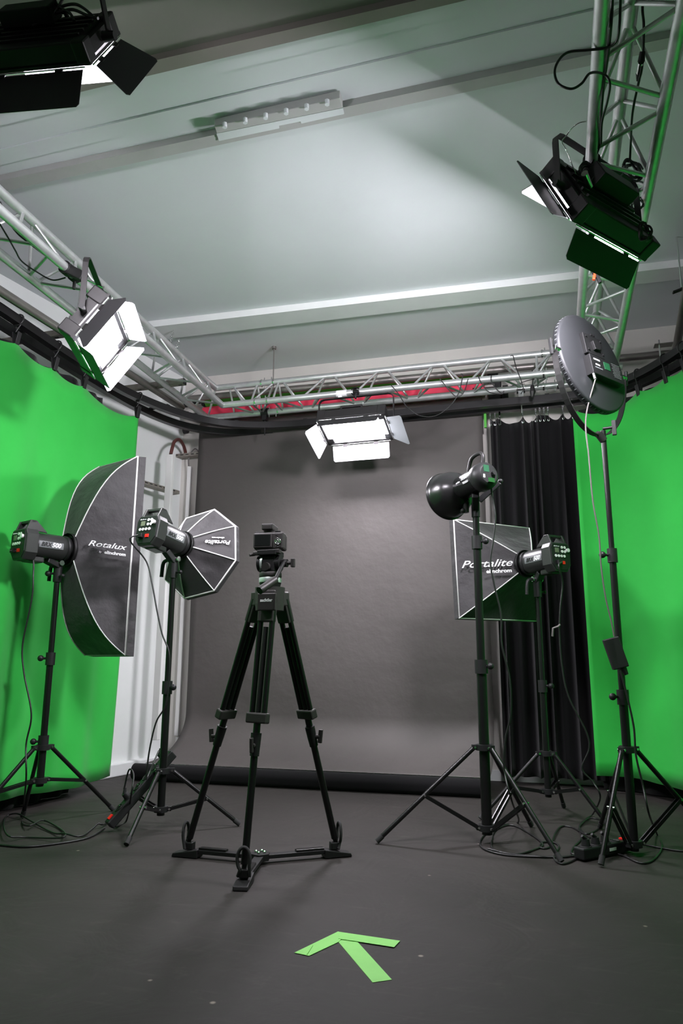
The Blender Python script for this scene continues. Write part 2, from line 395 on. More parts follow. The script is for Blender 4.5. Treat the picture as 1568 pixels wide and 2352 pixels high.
# chains and rods that hang the trusses
def chain(name, label, p, q, n, w=.012):
    g = thing(name, label, 'chain', p, 'chains of the truss grid'); p, q = V(p), V(q); d = (q - p).normalized(); L = (q - p).length / n
    for k in range(n):
        c = p + (q - p) * ((k + .5) / n); s = d.orthogonal().normalized() if k % 2 else d.cross(d.orthogonal()).normalized()
        pts = [c + d * (L * .72 * sin(2 * pi * i / 10)) + s * (w * cos(2 * pi * i / 10)) for i in range(10)]
        part('chain_link', MB().path(pts, .0028, 5, True), M_CHROME, g)
    return g
p = at_y(398, 745, 4.45); p.z = ZC - .04
chain('hanging_chain', 'thin steel chain from the white beam to the left truss', p, at_y(386, 808, 4.30), 9)
chain('hanging_chain', 'slack steel chain loop under the left truss apex', at_y(411, 780, 4.35), at_y(402, 812, 4.32), 5)
p = at_y(629, 806, 5.0); p.z = ZC
mb = MB().tube(p, V((p.x, p.y, H + .2)), .005, n=8); mb.tube(p, p - V((0, 0, .02)), .018, n=10)
solo('hanging_rod', mb, M_PIPE, 'thin grey threaded rod from ceiling to the back truss', 'rod')
# ------------------------------------------------------------------ curtain rails
ZR = 2.68
inner_pts = [(-2.74, .6), (-2.74, 2.0), (-2.74, 2.958), (-2.75, 3.585), (-2.735, 4.278), (-2.48, 4.92), (-2.03, 5.17), (-1.38, 5.18), (-.42, 5.13), (.257, 5.115), (.49, 5.02), (.68, 4.855), (.83, 4.627), (.93, 4.4), (.99, 4.1), (1.02, 3.5), (1.03, 2.0), (1.03, .6)]
outer_pts = [(-2.86, .6), (-2.86, 2.0), (-2.86, 3.0), (-2.865, 3.59), (-2.84, 4.5), (-2.68, 5.03), (-2.3, 5.29), (-1.4, 5.30), (-.43, 5.26), (.30, 5.235), (.56, 5.14), (.78, 4.94), (.95, 4.69), (1.06, 4.43), (1.12, 4.1), (1.15, 3.5), (1.16, 2.0), (1.16, .6)]
def rail(label, pts, r):
    path = crom([V((x, y, ZR)) for x, y in pts], 24)
    g = thing('curtain_rail', label, 'rail', path[0])
    part('track', MB().strip(path, .034, .05), M_RAIL, g, bev=.004)
    part('track_lip', MB().strip([p - V((0, 0, .026)) for p in path], .046, .008), M_RAIL, g)
    return g, path
rin, pin = rail('inner black curtain track bent around the room under the trusses', inner_pts, .02)
rout, pout = rail('outer black curtain track behind the inner one, nearest the wall', outer_pts, .02)
for k in (60, 108, 132, 156, 180, 210, 240, 288, 330):
    a, b = pin[k], min(pout, key=lambda q: (q - pin[k]).length)
    part('rail_bracket', MB().bar(a + V((0, 0, .03)), b + V((0, 0, .03)), .03, .012), M_RAIL, rin)
for x, yb in ((617, 955), (1196, 900)):
    p = at_z(x, yb, H); q = V((p.x, 5.15, H)); c = V((q.x, q.y, ZR + .03))
    mb = MB().box((q + c) / 2, (.035, .05, (q - c).length)).tube(c - V((0, 0, .12)), c, .005, n=8).tube(q + V((-.03, 0, 0)), q + V((.03, 0, 0)), TR + .012)
    part('rail_hanger', mb, M_CHROME if x > 1000 else M_BLKM, rin)
# ------------------------------------------------------------------ cloth along a path
def resample(path, a, b, n):
    L = [0]
    for i in range(1, len(path)): L.append(L[-1] + (path[i] - path[i - 1]).length)
    out = []
    for k in range(n + 1):
        t = a + (b - a) * k / n; i = 1
        while i < len(L) - 1 and L[i] < t: i += 1
        u = (t - L[i - 1]) / (L[i] - L[i - 1]); p = path[i - 1].lerp(path[i], u); d = (path[i] - path[i - 1]).normalized()
        out.append((p, d, t))
    return out
def arclen_at(path, cond):
    s = 0
    for i in range(1, len(path)):
        s += (path[i] - path[i - 1]).length
        if cond(path[i]): return s
    return s
def cloth(name, m, parent, pts, ztop, zbot, off, nz=26, th=.004):
    """pts: resampled (p,dir,t); ztop(t), zbot(t), off(t,h) -> offset along the normal"""
    rows = []; n = len(pts)
    for j in range(nz + 1):
        h = j / nz; row = []
        for p, d, t in pts:
            nn = V((-d.y, d.x, 0)); zt, zb = ztop(t), zbot(t)
            q = V((p.x, p.y, zt + (zb - zt) * h)) + nn * off(t, h); row.append((q, nn))
        rows.append(row)
    vs = [q + nn * th / 2 for r in rows for q, nn in r] + [q - nn * th / 2 for r in rows for q, nn in r]
    O = (nz + 1) * n; fs = []
    for j in range(nz):
        for i in range(n - 1):
            a = j * n + i; fs.append((a, a + 1, a + n + 1, a + n)); fs.append((O + a + n, O + a + n + 1, O + a + 1, O + a))
    for i in range(n - 1):
        fs.append((i, O + i, O + i + 1, i + 1)); a = nz * n + i; fs.append((a + 1, O + a + 1, O + a, a))
    for j in range(nz):
        a = j * n; fs.append((a + n, O + a + n, O + a, a)); a = j * n + n - 1; fs.append((a, O + a, O + a + n, a + n))
    mb = MB(); mb.add(vs, fs, True)
    return part(name, mb, m, parent)
def clip(p, d, label, drop=.13, grp='spring clips holding the green cloths'):
    """black spring clip on a bungee loop around the rail"""
    p = V(p); g = thing('cloth_clip', label, 'clip', p - V((0, 0, drop)), grp)
    s = d.normalized(); nn = V((-s.y, s.x, 0))
    loop = [p + nn * (.034 * cos(t)) + V((0, 0, .036 * sin(t))) + s * (.006 * sin(t)) for t in [2 * pi * i / 14 for i in range(14)]]
    part('bungee_loop', MB().path(loop, .005, 6, True), M_CABLE, g)
    part('bungee_cord', MB().path([p + nn * .02 - V((0, 0, .03)), p - V((0, 0, drop - .05)) + s * .012], .0035, 6).path([p - nn * .02 - V((0, 0, .03)), p - V((0, 0, drop - .05)) - s * .012], .0035, 6), M_CABLE, g)
    c = p - V((0, 0, drop))
    for sg in (-1, 1):
        a = c + V((0, 0, .055)) + nn * (.02 * sg)
        part('clip_jaw', MB(frame(c + nn * .004 * sg, s, nn, (0, 0, 1))).prism([(-.012, 0), (.012, 0), (.012, .001), (-.012, .001)], -.03, .02) if False else
             MB().bar(a, c - V((0, 0, .028)) + nn * (.004 * sg), .03, .007, nn), M_BLK, g, bev=.002)
    return g
# left green cloth on the inner rail
aL0 = arclen_at(pin, lambda p: p.y > 1.2); aL1 = arclen_at(pin, lambda p: p.y > 4.36)
clips_px = [(48, 728), (140, 792), (205, 838), (335, 922)]
cl_t = [arclen_at(pin, lambda p, q=at_z(x, y, ZR): p.y > q.y) for x, y in clips_px]
cl_t[-1] = aL1 - .02
cl_all = [aL0 + .05, aL0 + .7, cl_t[0] - .62] + cl_t
def scallop(t, knots, sag):
    for a, b in zip(knots, knots[1:]):
        if a <= t <= b:
            u = (t - a) / (b - a); return sag * min(1, (b - a) / .5) * (4 * u * (1 - u)) ** .8
    return 0
gl = thing('green_screen_cloth', 'bright green chroma cloth on the left side wall', 'green screen', (-2.74, 3, 0))
pts = resample(pin, aL0, aL1, 150)
cloth('cloth', M_GREEN, gl, pts, lambda t: ZR - .14 - scallop(t, cl_all, .055), lambda t: .075 + .012 * sin(t * 5),
      lambda t, h: .030 * sin(t * 9 + .8 * sin(t * 3)) * (.25 + .75 * h) + .012 * sin(t * 23 + 2 * h) * h + .02 * h)
for k, t in enumerate(cl_all[2:]):
    p, d, _ = resample(pin, t, t + .01, 1)[0]
    clip(p, d, ['clip on the left green cloth beyond the frame edge', 'leftmost black clip at the top left edge of the photo', 'left clip of the pair over the left green cloth', 'right clip of the pair over the left green cloth', 'black clip at the far corner of the left green cloth'][k])
# black molton behind it on the outer rail
a0 = arclen_at(pout, lambda p: p.y > 1.0); a1 = arclen_at(pout, lambda p: p.y > 4.1)
bk = thing('black_curtain', 'black molton hanging behind the left green cloth, its hem on the floor', 'curtain', (-2.86, 3, 0))
cloth('cloth', M_CURT, bk, resample(pout, a0, a1, 120), lambda t: ZR - .06 - .03 * abs(sin(t * 7)), lambda t: .004, lambda t, h: .02 * sin(t * 31) + (.035 * max(0, h - .93) / .07), 20)
# right green cloth
q0 = at_z(1326, 905, ZR)
b0 = arclen_at(pin, lambda p: p.x > .285 and p.y > 4.9); b1 = arclen_at(pin, lambda p: p.x > .9 and p.y < 1.2)
rt = [arclen_at(pin, lambda p, q=at_z(x, y, ZR): p.y > 4 and p.x > q.x) for x, y in ((1462, 858), (1525, 825), (1566, 800))]
kn = [b0 + .01, rt[0], rt[1], rt[2], rt[2] + .35, rt[2] + .8, rt[2] + 1.4, rt[2] + 2.0, rt[2] + 2.6, b1]
gr = thing('green_screen_cloth', 'bright green chroma cloth curving round the right corner', 'green screen', (.9, 4, 0))
cloth('cloth', M_GREEN, gr, resample(pin, b0, b1, 150), lambda t: ZR - .11 - scallop(t, kn, .07), lambda t: .10 + .006 * sin(t * 7),
      lambda t, h: .028 * sin(t * 8.5 + 1.2) * (.3 + .7 * h) + .01 * sin(t * 21 + h * 2) * h)
for k, t in enumerate(rt):
    p, d, _ = resample(pin, t, t + .01, 1)[0]
    clip(p, d, ['black clip on right green cloth just beside the round lamp', 'middle black clip on the right green cloth', 'black clip at the right edge of the photo on green cloth'][k])
bk2 = thing('black_curtain', 'black molton behind the right green cloth', 'curtain', (1.0, 4, 0))
cloth('cloth', M_CURT, bk2, resample(pout, arclen_at(pout, lambda p: p.x > .33 and p.y > 5), arclen_at(pout, lambda p: p.x > .9 and p.y < 1.0), 140), lambda t: ZR - .07, lambda t: .006, lambda t, h: .018 * sin(t * 30), 20)
# black curtain beside the backdrop on the outer rail
cx0 = at_y(1118, 960, 5.24).x; cx1 = at_y(1330, 935, 5.22).x
c0 = arclen_at(pout, lambda p: p.y > 5 and p.x > cx0); c1 = arclen_at(pout, lambda p: p.y > 5 and p.x > cx1 + .035)
bc = thing('black_curtain', 'pleated black curtain beside the grey paper backdrop', 'curtain', ((cx0 + cx1) / 2, 5.24, 0))
hooks_px = [1121, 1128, 1138, 1146, 1197, 1227, 1234, 1246, 1253, 1291, 1308]
hk = [arclen_at(pout, lambda p, q=at_y(x, 945, 5.24): p.y > 5 and p.x > q.x) for x in hooks_px]
W_ = c1 - c0
def foldoff(t, h):
    u = (t - c0) / W_
    w = u * 9.5 + .35 * sin(u * 13) 
    a = .030 + .022 * sin(u * 17 + 1)
    return a * (abs(sin(pi * w)) ** .8 * 2 - 1) * (.55 + .45 * h) + .012 * sin(u * 44 + h * 1.5)
def topz(t):
    s = 0
    ks = [c0] + hk + [c1]
    for a, b in zip(ks, ks[1:]):
        if a <= t <= b and b - a > .05: u = (t - a) / (b - a); s = .055 * 4 * u * (1 - u)
    return ZR - .085 - s * .8
cloth('cloth', M_CURT, bc, resample(pout, c0, c1, 260), topz, lambda t: .055, foldoff, 30)
for k, t in enumerate(hk):
    p, d, _ = resample(pout, t, t + .01, 1)[0]
    mb = MB().box(p - V((0, 0, .038)), (.012, .016, .03)).tube(p - V((0, 0, .05)), p - V((0, 0, .075)), .006, n=8)
    mb.path([p - V((0, 0, .075)), p + V((.004, -.012, -.10)), p + V((.006, -.02, -.135)), p + V((-.004, -.02, -.14)), p + V((-.006, -.02, -.125))], .0028, 6)
    part('curtain_hook', mb, M_CHROME, bc)
# ------------------------------------------------------------------ paper rolls on the wall and the grey paper backdrop
def roll_bracket(z, y, x, label):
    g = thing('roll_hook', label, 'hook', (x, YB, z), 'wall hooks at the left end of the paper rolls')
    mb = MB().bar((x + .05, YB, z - .02), (x + .05, y - .02, z - .02), .025, .03)
    part('arm', mb, M_BLKM, g)
    part('cross_pin', MB().tube((x - .09, y, z), (x + .07, y, z), .011), M_BLKM, g)
    part('knob', MB().tube((x - .125, y, z), (x - .09, y, z), .034, .030, n=16), M_BLK, g, bev=.003)
PXL, PXR = at_y(460, 1017, 5.33).x, at_y(1108, 975, 5.33).x
yr = 5.34
zg = at_y(800, 862, yr).z; zr_ = at_y(800, 912, yr).z
for nm, lb, z, r, m in (('green_paper_roll', 'roll of green background paper, topmost on the wall', at_y(600, 910, yr).z, .052, M_GRNP),):
    g = thing(nm, lb, 'paper roll', (PXL, yr, z)); part('roll', MB().tube((at_y(475, 925, yr).x, yr, z), (PXR + .02, yr, z), r, n=24), m, g)
    part('core', MB().tube((PXL + .05, yr, z), (PXR + .10, yr, z), .02), M_PIPE, g); zgr = z
zrd = at_y(600, 937, yr).z - .0
g = thing('red_paper_roll', 'roll of red background paper under the green roll', 'paper roll', (PXL, yr, zrd))
part('roll', MB().tube((at_y(470, 948, yr).x, yr, zrd - .008), (PXR + .03, yr, zrd - .008), .060, n=24), M_RED, g)
part('core', MB().tube((PXL + .02, yr, zrd), (PXR + .10, yr, zrd), .02), M_PIPE, g)
zk = at_y(457, 985, yr).z
for z, lb in ((zgr, 'topmost of the three black roll hooks'), (zrd, 'middle one of the three black roll hooks'), (zk, 'lowest of the three black roll hooks, by the grey paper')):
    roll_bracket(z, yr, PXL - .04, lb)
g = thing('paper_backdrop', 'wide dark grey paper backdrop sweeping down to the floor', 'backdrop', ((PXL + PXR) / 2, 5.3, 0))
part('top_roll', MB().tube((PXL, yr, zk), (PXR, yr, zk), .045, n=24), M_PAPER, g)
prof = [(5.295, zk)]
n = 16
for k in range(0, 21): prof.append((5.295, zk + (.42 - zk) * k / 20))
yf, rr = 4.72, .055
for k in range(1, n + 1):
    u = k / n * pi / 2
    prof.append((5.295 - (5.295 - yf - .05) * (1 - cos(u)), .42 - (.42 - .115) * sin(u)))
prof.append((yf, .114))
mb = MB(); vs = []; nx = 40
xl = lambda z: PXL + .0 * z
for (y, z) in prof:
    for i in range(nx + 1):
        u = i / nx; x0, x1 = PXL - (.0 if z > .4 else .0), PXR
        vs.append((x0 + (x1 - x0) * u, y + .006 * sin(7 * u + z * 3) * min(1, z), z))
fs = [(j * (nx + 1) + i, j * (nx + 1) + i + 1, (j + 1) * (nx + 1) + i + 1, (j + 1) * (nx + 1) + i) for j in range(len(prof) - 1) for i in range(nx)]
mb.add(vs, fs, True)
sh = part('paper_sheet', mb, M_PAPER, g)
so = sh.modifiers.new('thickness', 'SOLIDIFY'); so.thickness = .0015
part('floor_roll', MB().tube((PXL - .08, yf, rr + .001), (PXR + .0, yf, rr + .001), rr, n=28), M_CURT, g, 'black roll end of the paper lying on the floor')
part('floor_roll_core', MB().tube((PXL - .083, yf, rr + .001), (PXR + .003, yf, rr + .001), .025), M_TRAY, g)
# loose right edge of the sheet, curled, with a green clamp at its top
mb = MB().bar((PXR + .025, 5.27, zk - .02), (PXR + .025, 5.27, zk - .22), .018, .02, (0, 1, 0))
solo('green_clamp', mb, M_GRNP, 'narrow green clamp at the top right edge of the grey paper', 'clamp')
g = thing('roll_crank', 'black motor unit at the right end of the paper rolls', 'motor', (PXR + .15, 5.36, zrd))
part('housing', MB().box((PXR + .10, 5.38, zrd - .04), (.10, .07, .26)), M_BLKM, g, bev=.008)
part('wheel', MB().tube((PXR + .16, 5.36, zk + .06), (PXR + .20, 5.36, zk + .06), .075, n=24), M_BLK, g, bev=.004)
part('wheel', MB().tube((PXR + .05, 5.36, zgr), (PXR + .13, 5.36, zgr), .04, n=20), M_BLK, g, bev=.004)
# ------------------------------------------------------------------ outer pipe frame, wall brackets
g = thing('steel_pipe', 'grey steel tube along the back wall above the truss', 'pipe', (-1, 4.98, 2.87), 'grey steel pipes of the outer frame')
yp = 5.16
pz = at_y(1430, 823, yp).z
part('tube', MB().tube((at_y(430, 925, yp).x, yp, at_y(540, 905, yp).z), (at_y(1541, 812, yp).x, yp, pz), .026, n=16), M_PIPE, g)
g = thing('steel_pipe', 'grey steel tube on the right, running toward the camera', 'pipe', (.95, 4, 2.9), 'grey steel pipes of the outer frame')
part('tube', MB().tube((1.0, 5.22, pz - .055), (at_z(1568, 655, pz).x + .02, at_z(1568, 655, pz).y, pz - .02), .026, n=16).tube((at_z(1568, 655, pz).x + .02, at_z(1568, 655, pz).y, pz - .02), (1.05, 1.0, pz - .02), .026, n=16), M_PIPE, g)
for dz in (-.09, .06):
    part('clamp_plate', MB().box((.93, yp - .02, pz + dz), (.12, .07, .006)), M_PIPE, g)
part('clamp_bolt', MB().tube((.90, yp - .045, pz - .12), (.90, yp - .045, pz + .09), .006), M_CHROME, g)
g = thing('steel_pipe', 'grey steel tube on the left, between curtain track and truss', 'pipe', (-2.7, 3, 2.7), 'grey steel pipes of the outer frame')
A = at_x(0, 668, -2.66); Bq = at_x(418, 936, -2.66)
d = (Bq - A).normalized()
part('tube', MB().tube(A - d * 2.0, Bq, .026, n=16), M_PIPE, g)
def strut(p, q, label):
    p, q = V(p), V(q); g = thing('slotted_strut', label, 'strut', p, 'slotted struts carrying the left curtain track')
    part('channel', MB().bar(p, q, .042, .042), M_TRAY, g, bev=.003)
    d = (q - p).normalized(); n = 6
    for k in range(n):
        c = p + (q - p) * ((k + .7) / n) - V((0, 0, .0215)); part('slot', MB().bar(c - d * .014, c + d * .014, .012, .002), M_BLK, g)
    part('end_plate', MB().bar(q, q + d * .004, .04, .04), M_BLKM, g)
for (a, b, Xw, lb) in (((70, 790), (168, 762), -2.9, 'slotted steel strut left of the lit lamp, from wall to track'), ((300, 905), (424, 877), -2.9, 'slotted steel strut right of the lit lamp, from wall to track')):
    q = at_z(b[0], b[1], 2.80); p = V((wallx(q.y) + .02, q.y + .02, 2.80)); strut(p, q, lb)
# wall trunking, trays and socket near the corner
def duct(x0, y0, x1, y1, w, d, lb, wall, yy=None):
    if wall == 'L':
        for it in range(20):
            pass
    P0 = at_y(x0, y0, yy); P1 = at_y(x1, y1, yy); X = P0.x
    g = solo('cable_duct', MB().box((X, yy, (P0.z + max(P1.z, .02)) / 2), (w, d, P0.z - max(P1.z, .02))), M_PLASTIC_W, lb, 'cable duct', 'white cable ducts in the corner', .004)
yl = YB - .42
duct(392, 1045, 372, 1700, .055, .04, 'wide white cable duct standing left of the corner', 'B', 4.98)
duct(436, 1072, 413, 1690, .035, .03, 'narrow white cable duct leading down to the wall socket', 'B', YB - .02)
def tray(p, q, lb, w=.06):
    p, q = V(p), V(q); g = thing('cable_tray', lb, 'cable tray', p, 'perforated cable trays on the left walls'); d = (q - p).normalized()
    part('base', MB().bar(p, q, w, .004), M_TRAY, g)
    part('side', MB().bar(p + V((0, 0, .012)) + d.cross(V((0, 0, 1))) * w / 2, q + V((0, 0, .012)) + d.cross(V((0, 0, 1))) * w / 2, .003, .028), M_TRAY, g)
    part('side', MB().bar(p + V((0, 0, .012)) - d.cross(V((0, 0, 1))) * w / 2, q + V((0, 0, .012)) - d.cross(V((0, 0, 1))) * w / 2, .003, .028), M_TRAY, g)
    n = int((q - p).length / .05)
    for k in range(n):
        for s in (-1, 1):
            c = p + d * (.05 * (k + .5)) + V((0, 0, .014)) + d.cross(V((0, 0, 1))) * (w / 2 + .002) * s
            part('slot', MB().bar(c - d * .014, c + d * .014, .002, .007), M_BLK, g)
q = at_y(415, 1124, 5.0)
tray((wallx(3.9) + .05, 3.9, q.z), (wallx(5.15) + .16, 5.15, q.z), 'perforated metal tray on the left wall beside the tall softbox', .07)
q = at_y(403, 1052, YB - .05)
tray((q.x, YB - .05, q.z), (q.x + .6, YB - .05, q.z), 'perforated metal tray in the corner behind the grey paper', .06)
q = at_y(392, 1043, 4.98); c2 = at_y(425, 1048, YB - .06)
solo('wall_cable', MB().path(crom([q, q + V((.0, .02, .06)), q.lerp(c2, .2) + V((0, 0, .11)), q.lerp(c2, .5) + V((0, 0, .135)), q.lerp(c2, .8) + V((0, 0, .10)), c2 + V((0, 0, .04)), c2], 6), .014), mat('brown_cable', (.10, .03, .025), .5), 'thick brown cable arching from duct to tray', 'cable')
c2 = at_y(433, 1070, YB - .05); c3 = at_y(460, 1043, YB - .06)
solo('wall_cable', MB().path(crom([c2, c2 + V((0, 0, .08)), c2.lerp(c3, .5) + V((0, 0, .10)), c3], 6), .006), M_CABLEG, 'thin grey cable arching out of the narrow duct', 'cable')
p = at_y(414, 1704, YB - .01)
g = thing('wall_socket', 'white square wall socket under the narrow duct', 'socket', p)
part('plate', MB().box(p, (.078, .02, .078)), M_PLASTIC_W, g, bev=.004)
part('face', MB(frame_z(p - V((0, .0105, 0)), (0, -1, 0))).lathe([(.026, 0), (.026, .004), (.021, .004), (.020, -.006)], 24), M_PLASTIC_W, g)
part('pin', MB().tube(p - V((0, .008, -.012)), p - V((0, .02, -.012)), .003), M_CHROME, g)
# ------------------------------------------------------------------ LED panels
def led_panel(label, T, x, z, s=1.0, lit=True, doors=(50, 50, 50, 50), clampP=None, hw=.225, hh=.14, psu=False, yoke_h=.30, yoke_dir=None, door_len=.17, led=None):
    """T centre of the lit face, x local width axis, z direction of the light; doors: angle of left,right,top,bottom leaf from the face plane"""
    T, x, z = V(T), V(x).normalized(), V(z).normalized(); z = (z - x * z.dot(x)).normalized(); y = z.cross(x)
    M = frame(T, x, y, z) @ Matrix.Scale(s, 4)
    g = thing('led_panel_light', label, 'studio light', clampP if clampP is not None else T, 'black LED panel lights with barn doors')
    W, Hh, D = hw + .028, hh + .028, .075
    mb = MB(M); mb.box((0, 0, -D / 2 - .004), (2 * W - .07, 2 * Hh - .01, D))
    part('housing', mb, M_HOUS, g, bev=.006)
    mb = MB(M)
    for k in range(5): mb.box((0, -.10 + .05 * k, -D - .008), (1.7 * W, .012, .012))
    part('cooling_fins', mb, M_HOUS, g)
    for i in (-1, 1):
        for j in (-1, 1): part('corner_block', MB(M).box((i * (W - .03), j * (Hh - .035), -D / 2), (.06, .07, D + .012)), M_HOUS, g, bev=.006)
        part('side_rail', MB(M).box((i * (W - .02), 0, -D / 2), (.03, 2 * Hh - .1, D * .7)), M_HOUS, g)
    mb = MB(M)
    for i, j, w, h in ((0, 1, 2 * W, .02), (0, -1, 2 * W, .02), (1, 0, .02, 2 * Hh), (-1, 0, .02, 2 * Hh)): mb.box((i * (W - .012), j * (Hh - .012), .002), (w, h, .012))
    part('front_frame', mb, M_HOUS, g)
    part('diffuser', MB(M).box((0, 0, -.002), (2 * hw, 2 * hh, .004)), led or M_LED, g, 'glowing white LED face')
    # barn doors: hinge on each edge
    spec = (('left', (-W, 0), (-1, 0), 2 * hh, doors[0]), ('right', (W, 0), (1, 0), 2 * hh, doors[1]), ('top', (0, Hh), (0, 1), 2 * hw * .96, doors[2]), ('bottom', (0, -Hh), (0, -1), 2 * hw * .96, doors[3]))
    for nm, (hx, hy), (ox, oy), ln, ang in spec:
        if ang is None: continue
        a = radians(ang); out = V((ox, oy, 0)) * cos(a) + V((0, 0, 1)) * sin(a); al = V((-oy, ox, 0)); nn = al.cross(out)
        Mh = M @ frame(V((hx, hy, .014)), al, out, nn)
        c = .012; Ld = door_len; wo = ln / 2 + (.045 if nm in ('left', 'right') else 0); wi = ln / 2 - (.0)
        poly = [(-wi, .008), (wi, .008), (wo, Ld - c), (wo - c, Ld), (-wo + c, Ld), (-wo, Ld - c)]
        dd = part('barn_door', MB(Mh).prism(poly, -.0012, .0012), M_DOOR if ang > 0 else M_DOOR, g)
        inn = part('door_liner', MB(Mh).prism([(p[0] * .995, p[1] * .997 + .0003) for p in poly], *((.0013, .0022) if False else (-.0022, -.0013))), M_DOORIN, dd, 'pale inner face of the door')
        part('hinge_rod', MB(M).tube(V((hx, hy, .012)) - al * (ln / 2 + .01), V((hx, hy, .012)) + al * (ln / 2 + .01), .0035, n=8), M_CHROME, g)
        for sgn in (-.55, .55): part('hinge', MB(Mh).box((ln / 2 * sgn, .006, 0), (.035, .022, .008)), M_HOUS, g, bev=.001)
    # knobs and yoke
    yd = V(yoke_dir).normalized() if yoke_dir is not None else V((0, 0, 1))
    kx = s * (W + .022)
    for i in (-1, 1):
        c = T + x * (kx * i) - z * (D / 2 * s)
        part('tilt_knob', MB().tube(c - x * .012 * i, c + x * .028 * i, .017, .014, n=10), M_BLK, g, bev=.002)
    c0 = T - x * (kx + .008) - z * (D / 2 * s); c1 = T + x * (kx + .008) - z * (D / 2 * s); r = .04
    up = yd * yoke_h * s
    pts = [c0, c0 + up - yd * r] + [c0 + up - yd * r + x * (r * (1 - cos(t))) + yd * (r * sin(t)) for t in (.5, 1.0, pi / 2)] + [c1 + up - yd * r - x * (r * (1 - cos(t))) + yd * (r * sin(t)) for t in (pi / 2, 1.0, .5)] + [c1 + up - yd * r, c1]
    wdir = x.cross(yd).normalized()
    part('yoke', MB().strip(pts, .006, .026, wdir), M_HOUS, g)
    top = T - z * (D / 2 * s) + up
    cp = V(clampP) if clampP is not None else top + V((0, 0, .08))
    part('clamp_bolt', MB().tube(top - (cp - top).normalized() * .03, cp, .007), M_CHROME, g)
    part('truss_clamp', MB().bar(cp.lerp(top, .55), cp + (cp - top).normalized() * .01, .045, .05), M_BLKM, g, bev=.004)
    part('clamp_jaw', MB(frame_z(cp, (0, 1, 0) if abs(x.x) < .9 or True else (1, 0, 0))).lathe([(TR + .002, -.022), (TR + .010, -.022), (TR + .010, .022), (TR + .002, .022)], 20, c0=False, c1=False), M_BLKM, g)
    part('carry_handle', MB(M).box((0, Hh - .02, -D - .025), (.16, .02, .016)).box((-.075, Hh - .02, -D - .01), (.014, .02, .03)).box((.075, Hh - .02, -D - .01), (.014, .02, .03)), M_HOUS, g, bev=.003)
    if psu:
        part('power_supply', MB(M).box((.02, .03, -D - .06), (.24, .09, .065)), M_BLKM, g, bev=.004)
        part('connector', MB(M).tube((.16, -.02, -D - .02), (.23, -.02, -D - .05), .014), M_CHROME, g)
    return g, M
clamp1 = at_z(228, 672, H); clamp1.z = H
P1 = V((-2.21, 3.116, 2.506)); sc = 1.0
P1 = V((-2.043, 2.891, 2.38))
def tlx(Y): return Lnear[0] + (Lfar[0] - Lnear[0]) * (Y - Lnear[1]) / (Lfar[1] - Lnear[1])
led_panel('lit LED panel clamped under the left truss, facing right', P1, (-.38, .924, 0), (.776, .30, -.559), 1.0, doors=(63, 99, 62, 88), clampP=V((tlx(2.86), 2.86, H)), yoke_h=.27, hh=.11, door_len=.10)
clamp2 = V((at_z(820, 905, H).x, ybk, H))
led_panel('lit LED panel hanging from the middle of the back truss', (-1.23, 4.84, 2.468), (1, -.011, .005), (.002, -.3, -.95), 1.0, doors=(57, 17, 54, 60), clampP=clamp2, yoke_h=.22, hh=.132, door_len=.125)
led_panel('black LED panel seen from behind on the right truss', (.292, 2.77, 2.57), (-.633, -.774, .0), (-.707, .567, -.423), .94, doors=(104, 0, 62, 55), clampP=V((Rn[0] + (Rf[0] - Rn[0]) * (2.72 - .9) / (ybk - .9), 2.72, H)), hh=.142, psu=True, yoke_h=.24, door_len=.13, led=M_LED_R)
s4 = .73
T4 = CAM + (V((-2.005, 2.271, 3.467)) - CAM) * s4
led_panel('near black LED panel at top left, seen from behind', T4, (-.994, -.064, .088), (-.097, .886, -.453), s4 * 1.05, doors=(42, 42, 95, 32), clampP=(T4.x + .1, .9, H), hw=.255, psu=True, yoke_h=.34, yoke_dir=(0, -.5, .9))
